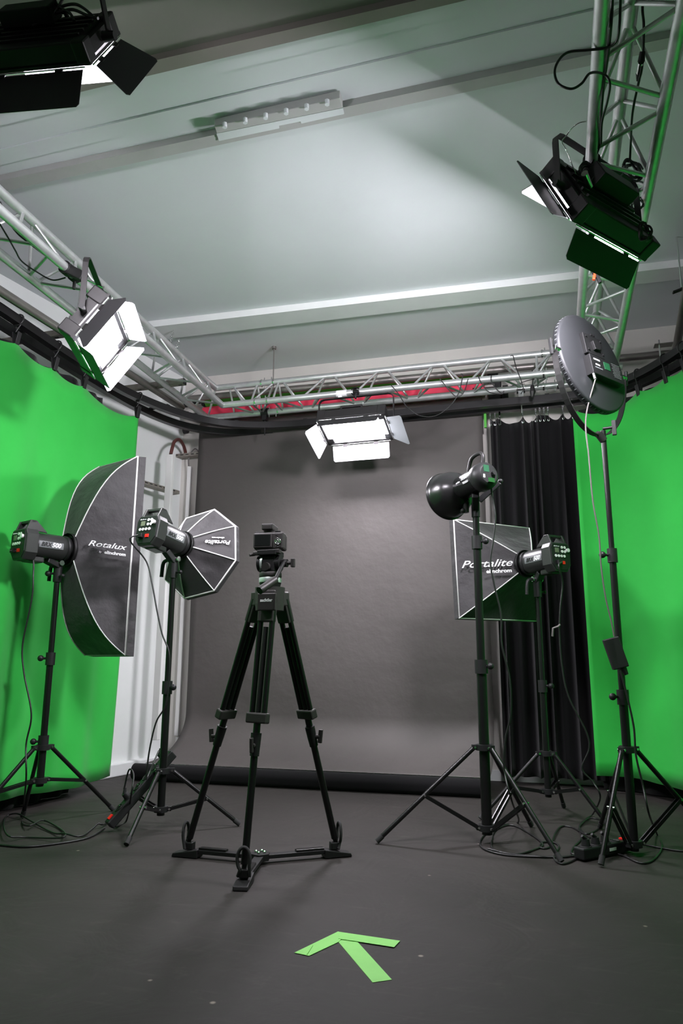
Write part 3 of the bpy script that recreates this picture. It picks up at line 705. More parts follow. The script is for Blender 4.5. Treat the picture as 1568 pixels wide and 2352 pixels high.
# ------------------------------------------------------------------ light stands
def stand(label, base, feet, z_low, z_hub, z_top, joints, r=(.019, .0155, .0125), wing=-1):
    """base (x,y), feet list of (x,y); joints = heights of the section collars"""
    bx, by = base; g = thing('light_stand', label, 'light stand', (bx, by, 0), 'black three-legged light stands')
    zs = [z_low - .03] + list(joints) + [z_top]
    for k in range(len(zs) - 1): part('pole_section', MB().tube((bx, by, zs[k]), (bx, by, zs[k + 1] + (.03 if k < len(zs) - 2 else 0)), r[k], n=16), M_STAND, g)
    for k, zj in enumerate(joints):
        part('collar', MB().tube((bx, by, zj - .035), (bx, by, zj + .03), r[k] + .007, n=16), M_BLK, g, bev=.003)
        part('lock_knob', MB().tube((bx, by, zj), (bx + .045 * wing, by - .02, zj), .006).ball((bx + .045 * wing, by - .02, zj), .016), M_BLK, g)
    for zz in (z_low, z_hub):
        part('leg_hub', MB().tube((bx, by, zz - .014), (bx, by, zz + .012), r[0] + .016, n=12), M_BLK, g, bev=.003)
    for fx, fy in feet:
        d = V((fx - bx, fy - by, 0)); L = d.length; d.normalize(); s = d.cross(V((0, 0, 1)))
        top = V((bx, by, z_hub)) + d * .045; foot = V((fx, fy, .010))
        part('hub_bracket', MB().bar(V((bx, by, z_hub)) + d * .02, top + d * .012, .024, .022), M_BLK, g)
        part('leg', MB().tube(top, foot, .0105, n=12), M_STAND, g)
        part('rubber_foot', MB().tube(foot + (top - foot).normalized() * .035, foot, .0125, n=12), M_RUB, g)
        low = V((bx, by, z_low)) + d * .04
        t = .52; mid = top.lerp(foot, t)
        part('hub_bracket', MB().bar(V((bx, by, z_low)) + d * .015, low + d * .01, .022, .02), M_BLK, g)
        part('brace', MB().bar(low + s * .011, mid + s * .011, .005, .016).bar(low - s * .011, mid - s * .011, .005, .016), M_STAND, g)
        for c in (top, low, mid): part('rivet', MB().tube(c - s * .017, c + s * .017, .0055, n=8), M_CHROME, g)
    return g
def zy(y_ref, Y, z_ref): return CAM_Z + (z_ref - CAM_Z) * Y / y_ref
def fl(x, y): p = at_z(x, y, 0); return (p.x, p.y)
S1 = (-2.487, 3.30); S2 = (-1.857, 3.404); S3 = (-.287, 3.57); S4 = (-.010, 4.23); S5 = (.335, 3.52)
z1 = lambda z: zy(3.6, 3.30, z)
stand('light stand in front of the left green cloth, under tall softbox', S1, [(-2.32, 3.72), (-2.64, 2.95), (-2.665, 3.42)], z1(.163), z1(.337), z1(1.33), (at_y(98, 1703, 3.3).z, at_y(108, 1512, 3.3).z, at_y(123, 1318, 3.3).z), (.019, .017, .0145, .012), -1)
f2a, f2b = (-1.507, 3.572), (-1.826, 3.052)
stand('light stand before the white wall, under the octagonal softbox', S2, [f2a, f2b, (-2.238, 3.588)], .094, .274, at_y(390, 1300, 3.404).z, (at_y(375, 1578, 3.404).z,), (.019, .0155), 1)
stand('tall light stand right of centre, under the black dish lamp', S3, [fl(865, 1938), fl(1290, 1985), fl(1220, 1900)], .067, .419, at_y(1094, 1165, 3.57).z, (at_y(1108, 1530, 3.57).z, at_y(1100, 1245, 3.57).z), (.024, .0195, .016), 1)
stand('light stand before the black curtain, under the square softbox', S4, [(.071, 4.51), (-.36, 4.05), (.27, 4.10)], at_y(1259, 1817, 4.23).z, at_y(1252, 1730, 4.23).z, at_y(1233, 1345, 4.23).z, (at_y(1247, 1575, 4.23).z,), (.017, .013), 1)
stand('light stand at right before the green cloth, under round lamp', S5, [(.182, 3.292), (.72, 3.78), (.23, 4.02)], .05, .435, at_y(1374, 990, 3.52).z, (at_y(1423, 1600, 3.52).z, at_y(1402, 1275, 3.52).z), (.019, .0155, .0125), -1)
# ------------------------------------------------------------------ flash heads
def rpoly(w, h, c):
    return [(-w + c, -h), (w - c, -h), (w, -h + c), (w, h - c), (w - c, h), (-w + c, h), (-w, h - c), (-w, -h + c)]
def flash_head(label, ring, axis, base, z_top, flip=1, s=1.0):
    """ring: centre of the front bayonet; axis: direction of the light; stands on the pole top at base"""
    ring, axis = V(ring), V(axis).normalized()
    M = frame_z(ring, axis) @ Matrix.Scale(s, 4)         # local x: left-hand side..., y up, z forward
    g = thing('flash_head', label, 'flash head', (base[0], base[1], z_top), 'grey studio flash heads with control panels')
    r = .066
    part('body', MB(M).lathe([(r, -.215), (r + .002, -.20), (r + .002, -.05), (r - .002, -.03), (r - .004, -.028)], 32), M_BODY, g)
    part('bayonet_ring', MB(M).lathe([(r - .002, -.03), (r + .004, -.028), (r + .004, -.012), (r - .002, -.010), (r - .002, .0)], 32), M_BLK, g)
    poly = [(-.045, -.088), (.045, -.088), (.072, -.05), (.075, .045), (.060, .072), (-.060, .072), (-.075, .045), (-.072, -.05)]
    part('rear_housing', MB(M).prism(poly, -.275, -.205), M_BODY, g, bev=.006)
    ip = [(x * .9, y * .9 + .0) for x, y in poly]
    part('control_panel', MB(M).prism(ip, -.279, -.274), M_BLK, g, bev=.001)
    part('lower_vent', MB(M).box((0, -.078, -.19), (.075, .03, .09)), M_BODY, g, bev=.008)
    # carrying handle over the rear top
    mb = MB(M)
    mb.box((0, .114, -.232), (.110, .013, .028))
    mb.add([(-.055, .068, -.27), (-.055, .12, -.25), (-.055, .12, -.215), (-.055, .062, -.15), (-.045, .068, -.27), (-.045, .12, -.25), (-.045, .12, -.215), (-.045, .062, -.15)], [(0, 1, 2, 3), (7, 6, 5, 4), (0, 4, 5, 1), (1, 5, 6, 2), (2, 6, 7, 3), (3, 7, 4, 0)])
    mb.add([(.055, .068, -.27), (.055, .12, -.25), (.055, .12, -.215), (.055, .062, -.15), (.045, .068, -.27), (.045, .12, -.25), (.045, .12, -.215), (.045, .062, -.15)], [(0, 1, 2, 3), (7, 6, 5, 4), (0, 4, 5, 1), (1, 5, 6, 2), (2, 6, 7, 3), (3, 7, 4, 0)])
    part('carry_handle', mb, M_BODY, g, bev=.002)
    # panel: seen from behind, viewer's left is local +x
    pb = lambda u, v: V((-u, v, -.2795))
    part('display', MB(M).box(pb(-.028, .028), (.028, .026, .003)), M_LCD, g, bev=.001)
    for u, v in ((.008, .045), (.028, .045), (.008, .022), (.028, .022), (-.040, -.004), (-.020, -.004), (.001, -.004), (.022, -.004)):
        part('button', MB(M).tube(pb(u, v), pb(u, v) - V((0, 0, .004)), .0078, n=12), M_LABEL, g)
    part('dial', MB(M).tube(pb(.046, .030), pb(.046, .030) - V((0, 0, .012)), .011, n=16), M_LABEL, g, bev=.002)
    part('power_switch', MB(M).box(pb(.012, -.040), (.024, .018, .006)), M_RTRED, g, bev=.001)
    part('mains_inlet', MB(M).box(pb(-.024, -.040) - V((0, 0, .008)), (.03, .022, .02)), M_BLK, g, bev=.002)
    text('maker_mark', 'elinchrom', M_LABEL, M @ frame(pb(-.030, .050) - V((0, 0, .002)), (-1, 0, 0), (0, 1, 0), (0, 0, -1)), .010, g)
    # side stripe with model lettering, on both flanks
    for sg in (1, -1):
        mb = MB(M); n = 8; vs = []
        for k in range(n + 1):
            t = radians(-14 + 28 * k / n) if True else 0
            for zz in (-.20, -.062): vs.append(((r + .0035) * cos(t) * sg, (r + .0035) * sin(t) + .0, zz))
        fs = [(2 * k, 2 * k + 1, 2 * k + 3, 2 * k + 2) for k in range(n)]
        st = part('side_stripe', mb.add(vs, fs if sg > 0 else [f[::-1] for f in fs], True), M_GREYP, g)
        if sg > 0: fr = frame(V(((r + .005), 0, -.10)), (0, 0, 1), (0, 1, 0), (-1, 0, 0)); 
        fx = frame(V(((r + .0045) * sg, 0, -.105)), (0, 0, 1 if sg < 0 else -1), (0, 1, 0), (sg, 0, 0))
        fy = frame(V(((r + .0045) * sg, 0, -.162)), (0, 0, 1 if sg < 0 else -1), (0, 1, 0), (sg, 0, 0))
        if sg > 0: fx, fy = fy, fx
        text('power_mark', '500', M_LABEL, M @ fx, .034, g, .25, .0012)
        text('model_mark', 'BRX', M_BLK, M @ fy, .030, g, .25, .0008)
    # tilting bracket on the pole
    bx, by = base; c = V((bx, by, z_top)); up = M @ V((0, -.070, -.115))
    part('bracket_plate', MB().bar(c + V((0, 0, .02)), up, .045, .03), M_BLK, g, bev=.004)
    part('spigot_socket', MB().tube(c - V((0, 0, .065)), c + V((0, 0, .03)), .021, .023, n=16), M_BLK, g, bev=.002)
    sx = (M.to_3x3() @ V((1, 0, 0))).normalized() * flip
    part('tilt_bolt', MB().tube(c + V((0, 0, .035)) - sx * .035, c + V((0, 0, .035)) + sx * .035, .014, n=14), M_CHROME, g)
    h0 = c + V((0, 0, .035)) + sx * .03
    part('lock_handle', MB().path(crom([h0, h0 + sx * .04 + V((0, 0, -.015)), h0 + sx * .05 + V((0, 0, -.09))], 5), .010, 8), M_BLK, g)
    part('spigot_screw', MB().tube(c - V((0, 0, .035)), c - V((0, 0, .035)) - sx * .05, .006).ball(c - V((0, 0, .035)) - sx * .05, .011), M_BLK, g)
    return g, M
# softboxes: fabric panels between rods, white piping, black lip
def softbox(name, label, T, x, z, hw, hh, d, r0, bulge, mode='rect', rot=0, lip=.05, word=None, wordside=None, cat='softbox'):
    T, x, z = V(T), V(x).normalized(), V(z).normalized(); z = (z - x * z.dot(x)).normalized(); y = z.cross(x)
    M = frame(T, x, y, z); g = thing(name, label, cat, T - z * d)
    if mode == 'rect': corn = [(hw, hh), (-hw, hh), (-hw, -hh), (hw, -hh)]; ra = [atan2(b * 1.0, a * 1.0) for a, b in ((1, 1), (-1, 1), (-1, -1), (1, -1))]
    else:
        corn = [(hw * cos(rot + 2 * pi * k / 8), hw * sin(rot + 2 * pi * k / 8)) for k in range(8)]; ra = [rot + 2 * pi * k / 8 for k in range(8)]
    n = len(corn); K = 12
    rods = []
    for (cx, cy), a in zip(corn, ra):
        p0 = V((r0 * cos(a), r0 * sin(a), -d)); p1 = V((cx, cy, 0)); rod = []
        out = V((p1.x - p0.x, p1.y - p0.y, 0)).normalized()
        for k in range(K + 1):
            u = k / K; p = p0.lerp(p1, u); b = sin(pi * u) * bulge; p = p + out * b * (p1 - p0).length * .9 + V((0, 0, -1)) * b * .35 * (p1 - p0).length; rod.append(p)
        rods.append(rod)
    for i in range(n):
        A, Bq = rods[i], rods[(i + 1) % n]; m = 10; vs = []
        for k in range(K + 1):
            for j in range(m + 1):
                v = j / m; p = A[k].lerp(Bq[k], v); dip = -.05 * sin(pi * v) * sin(pi * k / K) ** .7 * (A[k] - Bq[k]).length
                cen = V((0, 0, p.z)); o = (p - cen); o = o.normalized() if o.length > 1e-5 else V((1, 0, 0))
                wr = .003 * sin(9 * v + 5 * k / K + i) * sin(pi * k / K)
                vs.append(p + o * (dip + wr))
        fs = [(k * (m + 1) + j, k * (m + 1) + j + 1, (k + 1) * (m + 1) + j + 1, (k + 1) * (m + 1) + j) for k in range(K) for j in range(m)]
        part('fabric_panel', MB(M).add(vs, fs, True), M_FAB, g)
    for rod in rods: part('piping', MB(M).path([p + V((p.x, p.y, 0)).normalized() * .002 for p in rod], .0035, 6), M_PIPING, g, 'thin white piping')
    part('rim_piping', MB(M).path([V((a, b, 0)) for a, b in corn], .005, 6, True), M_PIPING, g, 'thin white piping round the rim')
    vs = [(a * 1.0, b * 1.0, 0) for a, b in corn] + [(a * 1.015, b * 1.015, lip) for a, b in corn]
    part('front_lip', MB(M).add(vs, [(k, (k + 1) % n, n + (k + 1) % n, n + k) for k in range(n)]), M_FAB, g)
    part('front_diffuser', MB(M).prism([(a * .985, b * .985) for a, b in corn], .004, .006), M_PLASTIC_W, g, 'white translucent front cloth')
    part('speed_ring', MB(M).lathe([(r0 + .004, -d - .012), (r0 + .008, -d - .006), (r0 + .006, -d + .004), (r0 - .006, -d + .004), (r0 - .006, -d - .012)], 32, c0=False, c1=False), M_BLKM, g)
    if word: word(M, rods, g, corn)
    return g, M
ax1 = V((.372, .928, 0)).normalized()
k8 = .8
T1 = CAM + (V((-2.949, 4.494, 1.551)) - CAM) * k8
def word1(M, rods, g, corn):
    # near flank: local -x side (viewer right of the axis)
    A = rods[3] if True else None
    side = 1 if (M.to_3x3() @ V((1, 0, 0))).dot(-V((T1.x, T1.y, 0))) > 0 else -1
    prs = (rods[0], rods[3]) if side > 0 else (rods[1], rods[2])
    def mid(k, v): return M @ prs[0][k].lerp(prs[1][k], v)
    k = 7; p = mid(k, .47); al = (mid(k + 2, .47) - mid(k - 2, .47)).normalized(); upv = (mid(k, .2) - mid(k, .7)).normalized(); upv = (upv - al * upv.dot(al)).normalized(); nn = al.cross(upv)
    p = p + nn * (.004) 
    R_ = Matrix.Rotation(radians(-7), 4, 'Z')
    text('brand_lettering', 'Rotalux', M_LABEL, frame(p + nn * .010, al, upv, nn) @ R_, .043, g, .35, .0003, 1.5)
    text('brand_lettering', 'by', M_LABEL, frame(p + nn * .010 - upv * .036 - al * .035, al, upv, nn) @ R_, .014, g, .3)
    text('brand_lettering', 'elinchrom', M_LABEL, frame(p + nn * .010 - upv * .045 + al * .045, al, upv, nn) @ R_, .024, g, 0, .001, 1.2)
sb1, M1 = softbox('strip_softbox', 'tall black strip softbox with white piping before the green cloth', T1, (-.928, .372, 0), ax1, .185, .56, .28, .085, .145, word=word1, lip=.055)
ring1 = T1 - ax1 * .285
flash_head('grey flash head on the leftmost stand behind the tall softbox', ring1, ax1, S1, z1(1.33) + .0)
ax2 = V((.22, .962, -.163)).normalized()
T2 = CAM + (V((-2.069, 4.124, 1.482)) - CAM) * .88
def word2(M, rods, g, corn):
    best = None
    for i in range(8):
        c = M @ (rods[i][8].lerp(rods[(i + 1) % 8][8], .5)); px = CR.transposed() @ (c - CAM)
        X, Y_ = 784 + F_PX * px.x / -px.z, 1176 - F_PX * px.y / -px.z
        sc = hypot(X - 487, Y_ - 1240)
        if best is None or sc < best[0]: best = (sc, i)
    i = best[1]; mid = lambda k, v: M @ rods[i][k].lerp(rods[(i + 1) % 8][k], v)
    p = mid(7, .5); al = -(mid(9, .5) - mid(5, .5)).normalized(); u = (mid(7, 1) - mid(7, 0)).normalized(); u = (u - al * u.dot(al)).normalized(); nn = al.cross(u)
    if nn.dot(CAM - p) < 0: u = -u; nn = -nn
    text('brand_lettering', 'Portalite', M_LABEL, frame(p + nn * .004, al, u, nn), .034, g, .3, .0006, 1.15)
    text('brand_lettering', 'elinchrom', M_LABEL, frame(p + nn * .004 - u * .026 - al * .0, al, u, nn), .014, g, 0, .0003, 1.2)
sb2, M2 = softbox('octagonal_softbox', 'small black octagonal softbox with white piping by the white wall', T2, (-.962, .22, 0), ax2, .262, .262, .15, .07, .03, 'oct', rot=.22, word=word2, lip=.03)
ring2 = T2 - ax2 * .155
flash_head('grey flash head on the stand before the white wall', ring2, ax2, S2, at_y(390, 1300, 3.404).z)
ax4 = V((-.68, .732, -.045)).normalized()
T4b = CAM + (V((-.28, 4.988, 1.421)) - CAM) * .90
def word4(M, rods, g, corn):
    best = None
    for i in range(4):
        c = M @ (rods[i][8].lerp(rods[(i + 1) % 4][8], .5)); px = CR.transposed() @ (c - CAM)
        X, Y_ = 784 + F_PX * px.x / -px.z, 1176 - F_PX * px.y / -px.z
        sc = hypot(X - 1120, Y_ - 1300)
        if best is None or sc < best[0]: best = (sc, i)
    i = best[1]; mid = lambda k, v: M @ rods[i][k].lerp(rods[(i + 1) % 4][k], v)
    p = mid(6, .52); al = -(mid(8, .52) - mid(4, .52)).normalized(); u = (mid(6, 1) - mid(6, 0)).normalized(); u = (u - al * u.dot(al)).normalized()
    if u.z < 0: u = -u
    nn = al.cross(u)
    if nn.dot(CAM - p) < 0: al = -al; nn = -nn
    text('brand_lettering', 'Portalite', M_LABEL, frame(p + nn * .02, al, u, nn), .060, g, .35, .0004, 1.42)
    text('brand_lettering', 'elinchrom', M_LABEL, frame(p + nn * .034 - u * .048 + al * .075, al, u, nn), .030, g, 0, .001, 1.2)
sb4, M4 = softbox('square_softbox', 'square black softbox with white piping before the black curtain', T4b, (-.733, -.681, 0), ax4, .297, .297, .268, .075, .015, word=word4, lip=.04)
ring4 = T4b - ax4 * .275
flash_head('grey flash head on the stand before the black curtain', ring4, ax4, S4, at_y(1233, 1345, 4.23).z)
# ------------------------------------------------------------------ continuous lamp with round reflector on the centre right stand
zt = at_y(1094, 1165, 3.57).z
ax3 = V((-.66, .73, -.11)).normalized()
O3 = at_y(1062, 1121, 3.52)
g = thing('reflector_lamp', 'black round lamp with dish reflector on the tall stand', 'studio light', (*S3, zt))
M = frame_z(O3, ax3) @ Matrix.Scale(1.07, 4)
part('body', MB(M).lathe([(.050, -.17), (.058, -.165), (.060, -.14), (.056, -.135), (.056, -.0), (.050, .01)], 32), M_BLKG, g)
part('rear_cap', MB(M).lathe([(.044, -.198), (.058, -.188), (.064, -.17), (.064, -.135), (.058, -.13)], 32), M_BLK, g)
for k in range(9):
    t = radians(-60 + 15 * k + 150)
    part('vent', MB(M).box((.0645 * cos(t), .0645 * sin(t), -.15), (.004, .004, .026)), M_HOUS, g)
part('reflector', MB(M).lathe([(.052, -.005), (.062, .005), (.088, .03), (.104, .065), (.110, .105), (.114, .125), (.118, .127), (.118, .131), (.112, .131), (.106, .10), (.098, .065), (.08, .03), (.045, .006)], 40, c1=False), M_BLKG, g, 'glossy black bowl-shaped reflector')
part('handle', MB(M).path(crom([V((0, .062, -.165)), V((0, .095, -.17)), V((0, .115, -.155)), V((0, .118, -.11)), V((0, .105, -.08)), V((0, .058, -.055))], 5), .009, 8), M_HOUS, g)
part('display', MB(M).box((.012, .025, -.197), (.03, .032, .004)), mat('green_lcd', (.02, .08, .04), .3), g)
part('dial', MB(M).tube((-.022, .005, -.196), (-.022, .005, -.212), .011, n=14), M_BLK, g)
part('power_switch', MB(M).box((.028, -.012, -.197), (.010, .016, .004)), M_LABEL, g)
part('mains_socket', MB(M).box((-.005, -.030, -.199), (.035, .02, .012)), M_CHROME, g)
sgn = 1
side = V((1, 0, 0)) if (M.to_3x3() @ V((1, 0, 0))).dot(CAM - O3) > 0 else V((-1, 0, 0))
sv = side; aldir = V((0, 0, -1)) if side.x > 0 else V((0, 0, 1))
yv = V((0, 1, 0))
if aldir.cross(yv).dot(sv) < 0: aldir = -aldir
for nm, s_, off, up_, sz in (('model_mark', 'SL60W', -.105, .012, .024), ('type_mark', 'VIDEO', -.10, -.012, .014), ('maker_mark', 'godox', -.045, .004, .011)):
    text(nm, s_, M_LABEL, M @ frame(sv * .059 + V((0, up_, off)), aldir, yv, sv), sz, g, 0, .0006)
part('warning_label', MB(M).box((.0, -.098, .085), (.026, .003, .03), Matrix.Rotation(-.25, 3, 'X')), mat('yellow_label', (.5, .45, .25), .5), g, 'small yellowish warning label')
c = V((*S3, zt))
part('swivel_bracket', MB().bar(c + V((0, 0, .0)), M @ V((0, -.055, -.09)), .035, .05), M_BLK, g, bev=.005)
part('spigot_socket', MB().tube(c - V((0, 0, .05)), c + V((0, 0, .02)), .021), M_BLK, g, bev=.002)
part('lock_lever', MB().bar(c + V((.02, -.01, .03)), c + V((.125, -.03, .115)), .012, .03), M_BLK, g, bev=.004)
part('lever_knob', MB().ball(c + V((.13, -.03, .12)), .012), M_BLK, g)
part('umbrella_holder', MB().tube(c + V((-.05, -.02, .03)), c + V((-.045, -.02, -.03)), .02, .014).ball(c + V((-.06, -.03, -.02)), .014), M_HOUS, g)
# ------------------------------------------------------------------ round LED disc
g = thing('round_lamp', 'round flat LED disc seen from behind on the right stand', 'studio light', (*S5, at_y(1374, 990, 3.52).z))
Td = V((.298, 3.495, 2.237)); xd = V((.606, .795, -.005)); nd = V((.785, -.598, .16)).normalized(); xd = (xd - nd * xd.dot(nd)).normalized(); yd_ = nd.cross(xd)
M = frame(Td, xd, yd_, nd)        # local z = back of the lamp
RD = .262
part('disc_body', MB(M).lathe([(RD - .01, -.022), (RD, -.018), (RD, .012), (RD - .012, .016), (0.001, .018)], 72, c1=False), mat('disc_grey', (.020, .021, .023), .5, .0, spec=.35), g)
for k in range(110):
    t = 2 * pi * k / 110
    part('rim_vent', MB(M).box((RD * cos(t), RD * sin(t), -.001), (.003, .003, .012), Matrix.Rotation(t, 3, 'Z')), M_GREYP if k % 2 else M_BLK, g)
part('front_diffuser', MB(M).lathe([(RD - .012, -.024), (RD - .012, -.022)], 48), M_PLASTIC_W, g)
part('battery_plate', MB(M).box((.005, .085, .026), (.15, .115, .022)), M_BLK, g, bev=.003)
part('battery_lock', MB(M).prism([(-.02, .10), (.03, .10), (.045, .085), (.03, .06), (-.01, .055)], .036, .052), M_BLK, g, bev=.002)
for u, v in ((-.05, .05), (.07, .125), (-.05, .125), (.07, .05), (.0, .146), (.02, .146)): part('screw', MB(M).tube((u, v, .036), (u, v, .043), .007, n=10), M_BLK, g)
cb_ = part('control_box', MB(M).box((.045, -.045, .035), (.26, .105, .04)), M_BLK, g, bev=.003)
part('display', MB(M).box((.045, -.03, .056), (.048, .04, .002)), mat('green_display', (.02, .11, .045), .3), g)
for j in range(9): part('print_line', MB(M).box((.125, .0 - .009 * j, .0555), (.07 - .006 * (j % 3), .003, .001)), M_GREYP, g)
for j, w in ((0, .05), (1, .035)): part('print_line', MB(M).box((-.035, -.015 - .028 * j, .0555), (w, .008, .001)), M_LABEL, g)
part('print_line', MB(M).box((-.03, -.06, .0555), (.06, .006, .001)), M_GREYP, g)
part('power_plug', MB(M).tube((-.075, -.085, .045), (-.078, -.13, .05), .008), M_CHROME, g)
# U-shaped yoke
pts = [V(((RD + .022) * cos(t), (RD + .022) * sin(t), 0)) for t in [radians(180 + 180 * k / 30) for k in range(31)]]
upv = V((0, 0, 1))
down = V((0, 0, -1)); Rm = M.to_3x3()
# the yoke hangs from the two pivots in the vertical plane of the stand
pv = [Td + xd * ((RD + .022) * cos(t)) + V((.0, .0, 1)) * ((RD + .10) * sin(t)) for t in [radians(180 + 180 * k / 36) for k in range(37)]]
part('yoke', MB().strip(pv, .004, .03, xd.cross(V((0, 0, 1)))), M_HOUS, g)
for sg in (-1, 1):
    c = Td + xd * ((RD + .022) * sg)
    part('pivot', MB().tube(c - xd * .03 * sg, c + xd * .012 * sg, .016, n=14), M_CHROME, g)
    part('pivot_knob', MB().bar(c + xd * .03 * sg + V((0, 0, .045)), c + xd * .022 * sg - V((0, 0, .035)), .016, .014), M_BLK, g, bev=.004)
bot = pv[18]; zt5 = at_y(1374, 990, 3.52).z
top5 = V((*S5, zt5))
part('socket', MB().tube(top5 - V((0, 0, .05)), top5.lerp(bot, .65), .019), M_HOUS, g, bev=.002)
part('socket_neck', MB().tube(top5.lerp(bot, .6), bot - V((0, 0, .0)), .012), M_HOUS, g)
part('lock_knob', MB().tube(top5 + V((0, 0, .01)), top5 + V((.05, -.01, .01)), .007).bar(top5 + V((.05, -.01, .045)), top5 + V((.05, -.01, -.03)), .014, .02), M_BLK, g, bev=.003)
# power adapter hanging on that stand
c = at_y(1413, 1500, 3.44)
g = thing('power_adapter', 'black mains adapter brick hanging on the rightmost stand', 'adapter', c)
Mx = frame(c, (.96, .12, .26), (-.12, .99, 0), (-.26, 0, .965))
part('brick', MB(Mx).box((0, 0, 0), (.068, .036, .135)), M_BLK, g, bev=.004)
part('plug', MB(Mx).tube((.01, 0, -.068), (.014, 0, -.10), .014, .009), M_BLK, g)
# ------------------------------------------------------------------ video tripod
TY = 2.80; TX = at_y(620, 1360, TY).x
def tp(x, y): return at_y(x, y, TY)
g = thing('video_tripod', 'black twin-tube video tripod with ground spreader in the centre', 'tripod', (TX, TY, 0))
feet = [V((*fl(560, 2035), .06)), V((*fl(434, 1968), .06)), V((*fl(768, 1968), .06))]
for f in feet: f.z = .075
ctr = V((*fl(597, 1983), .02))
zc = tp(620, 1375).z
zcl = tp(600, 1645).z
for k, f in enumerate(feet):
    d = V((f.x - TX, f.y - TY, 0)).normalized(); s = d.cross(V((0, 0, 1)))
    top = V((TX, TY, zc)) + d * .062 + V((.028 if k == 0 else 0, 0, 0)); foot = f
    L = foot - top; t1 = (zc - zcl) / (zc - foot.z); cp = top + L * t1; u = L.normalized(); fwd = u.cross(s).normalized()
    part('shoulder', MB().bar(V((TX, TY, zc)) + d * .03, top + d * .015, .075, .06), M_HEADG, g, bev=.006)
    part('leg_top_clamp', MB().bar(top, top + u * .10, .072, .032, d), M_HEADG, g, bev=.005)
    for sg in (-1, 1): part('upper_tube', MB().tube(top + s * .027 * sg, cp + s * .027 * sg, .0115, n=14), M_STAND, g)
    part('middle_tube', MB().tube(top + u * .12, cp + u * .04, .0105, n=14), M_BLKM, g)
    part('leg_collar', MB().bar(cp - u * .02, cp + u * .02, .092, .036, fwd), M_HEADG, g, bev=.006)
    part('lower_collar', MB().tube(cp + u * .055, cp + u * .14, .021, .018, n=16), M_BLKM, g, bev=.003)
    kb = cp + u * .10
    kd = (d if k == 0 else s * (1 if k == 1 else -1))
    kd = V((0, -1, 0)) if k == 0 else (V((-1, 0, 0)) if k == 1 else V((1, 0, 0)))
    part('leg_lock', MB().tube(kb, kb + kd * .035, .009).bar(kb + kd * .04 + V((0, 0, .03)), kb + kd * .035 - V((0, 0, .025)), .012, .018), M_HEADG, g, bev=.003)
    part('lower_tube', MB().tube(cp, foot, .014, n=16), M_STAND, g)
    part('leg_tip', MB().tube(foot - u * .03, foot + u * .03, .012, .008), M_BLKM, g)
    # foot shoe, strap ring and spreader arm
    p = V((f.x, f.y, 0)); dd = (p - V((ctr.x, ctr.y, 0))).normalized(); ss = dd.cross(V((0, 0, 1)))
    Mf = frame(p, ss, dd, (0, 0, 1))
    part('foot_shoe', MB(Mf).add([(-.028, -.05, .002), (.028, -.05, .002), (.028, .07, .002), (-.028, .07, .002), (-.028, -.05, .036), (.028, -.05, .036), (.028, .065, .016), (-.028, .065, .016)], [(3, 2, 1, 0), (4, 5, 6, 7), (0, 1, 5, 4), (1, 2, 6, 5), (2, 3, 7, 6), (3, 0, 4, 7)]), M_BLKM, g, bev=.003)
    part('foot_cup', MB(Mf).box((0, .0, .045), (.034, .04, .03)), M_BLKM, g, bev=.004)
    rp = [V((.024 * cos(t), .02, .095 + .042 * sin(t))) for t in [radians(-60 + 300 * i / 18) for i in range(19)]]
    part('rubber_strap', MB(Mf).path([V((.022, .01, .035))] + rp[0:17] + [V((-.022, .01, .035))], .0065, 8), M_RUB, g)
    part('spreader_arm', MB().bar(V((ctr.x, ctr.y, .026)) + dd * .03, p - dd * .045 + V((0, 0, .026)), .038, .016), M_BLKM, g, bev=.002)
    part('spreader_rail', MB().bar(V((ctr.x, ctr.y, .038)) + dd * .15, p - dd * .05 + V((0, 0, .038)), .026, .008), M_STAND, g, bev=.001)
part('spreader_hub', MB().tube(V((ctr.x, ctr.y, .014)), V((ctr.x, ctr.y, .040)), .042, n=6), M_BLKM, g, bev=.003)
for k in range(4): part('hub_bolt', MB().ball((ctr.x + .018 * cos(k * 1.57), ctr.y + .018 * sin(k * 1.57), .044), .007), M_CHROME, g)
part('crown', MB().tube((TX, TY, zc - .05), (TX, TY, zc + .045), .058, .062, n=28), M_HEADG, g, bev=.005)
part('front_plate', MB().box((TX + .026, TY - .10, zc - .022), (.078, .016, .07)), M_HEADG, g, bev=.004)
text('maker_mark', 'sachtler', M_LABEL, frame((TX + .026, TY - .1090, zc - .016), (1, 0, 0), (0, 0, 1), (0, -1, 0)), .018, g, 0, .0006, .9)
pz_ = lambda y: tp(620, y).z
part('head_base', MB(frame((TX, TY, 0), (1, 0, 0), (0, 1, 0), (0, 0, 1))).lathe([(.040, pz_(1353)), (.044, pz_(1342)), (.046, pz_(1340))], 32), M_BLKM, g)
part('level_ring', MB(frame((TX, TY, 0), (1, 0, 0), (0, 1, 0), (0, 0, 1))).lathe([(.046, pz_(1339)), (.047, pz_(1338)), (.047, pz_(1329)), (.046, pz_(1328))], 32), M_SILV, g, 'silver ring with white marks')
part('pan_base', MB(frame((TX, TY, 0), (1, 0, 0), (0, 1, 0), (0, 0, 1))).lathe([(.044, pz_(1328)), (.047, pz_(1326)), (.047, pz_(1317)), (.044, pz_(1315))], 32), M_HEADG, g)
zc2 = (pz_(1276) + pz_(1318)) / 2; hz = pz_(1276) - pz_(1318)
part('tilt_housing', MB().box((TX - .004, TY, zc2), (.072, .07, hz)), M_BLKM, g, bev=.010)
part('tilt_drum', MB().tube((TX - .052, TY, zc2 + .005), (TX + .046, TY, zc2 + .005), .034, n=28), M_BLKM, g, bev=.003)
part('drum_band', MB().tube((TX - .034, TY - .004, zc2 + .004), (TX - .024, TY - .004, zc2 + .004), .0385, n=28), M_SILV, g)
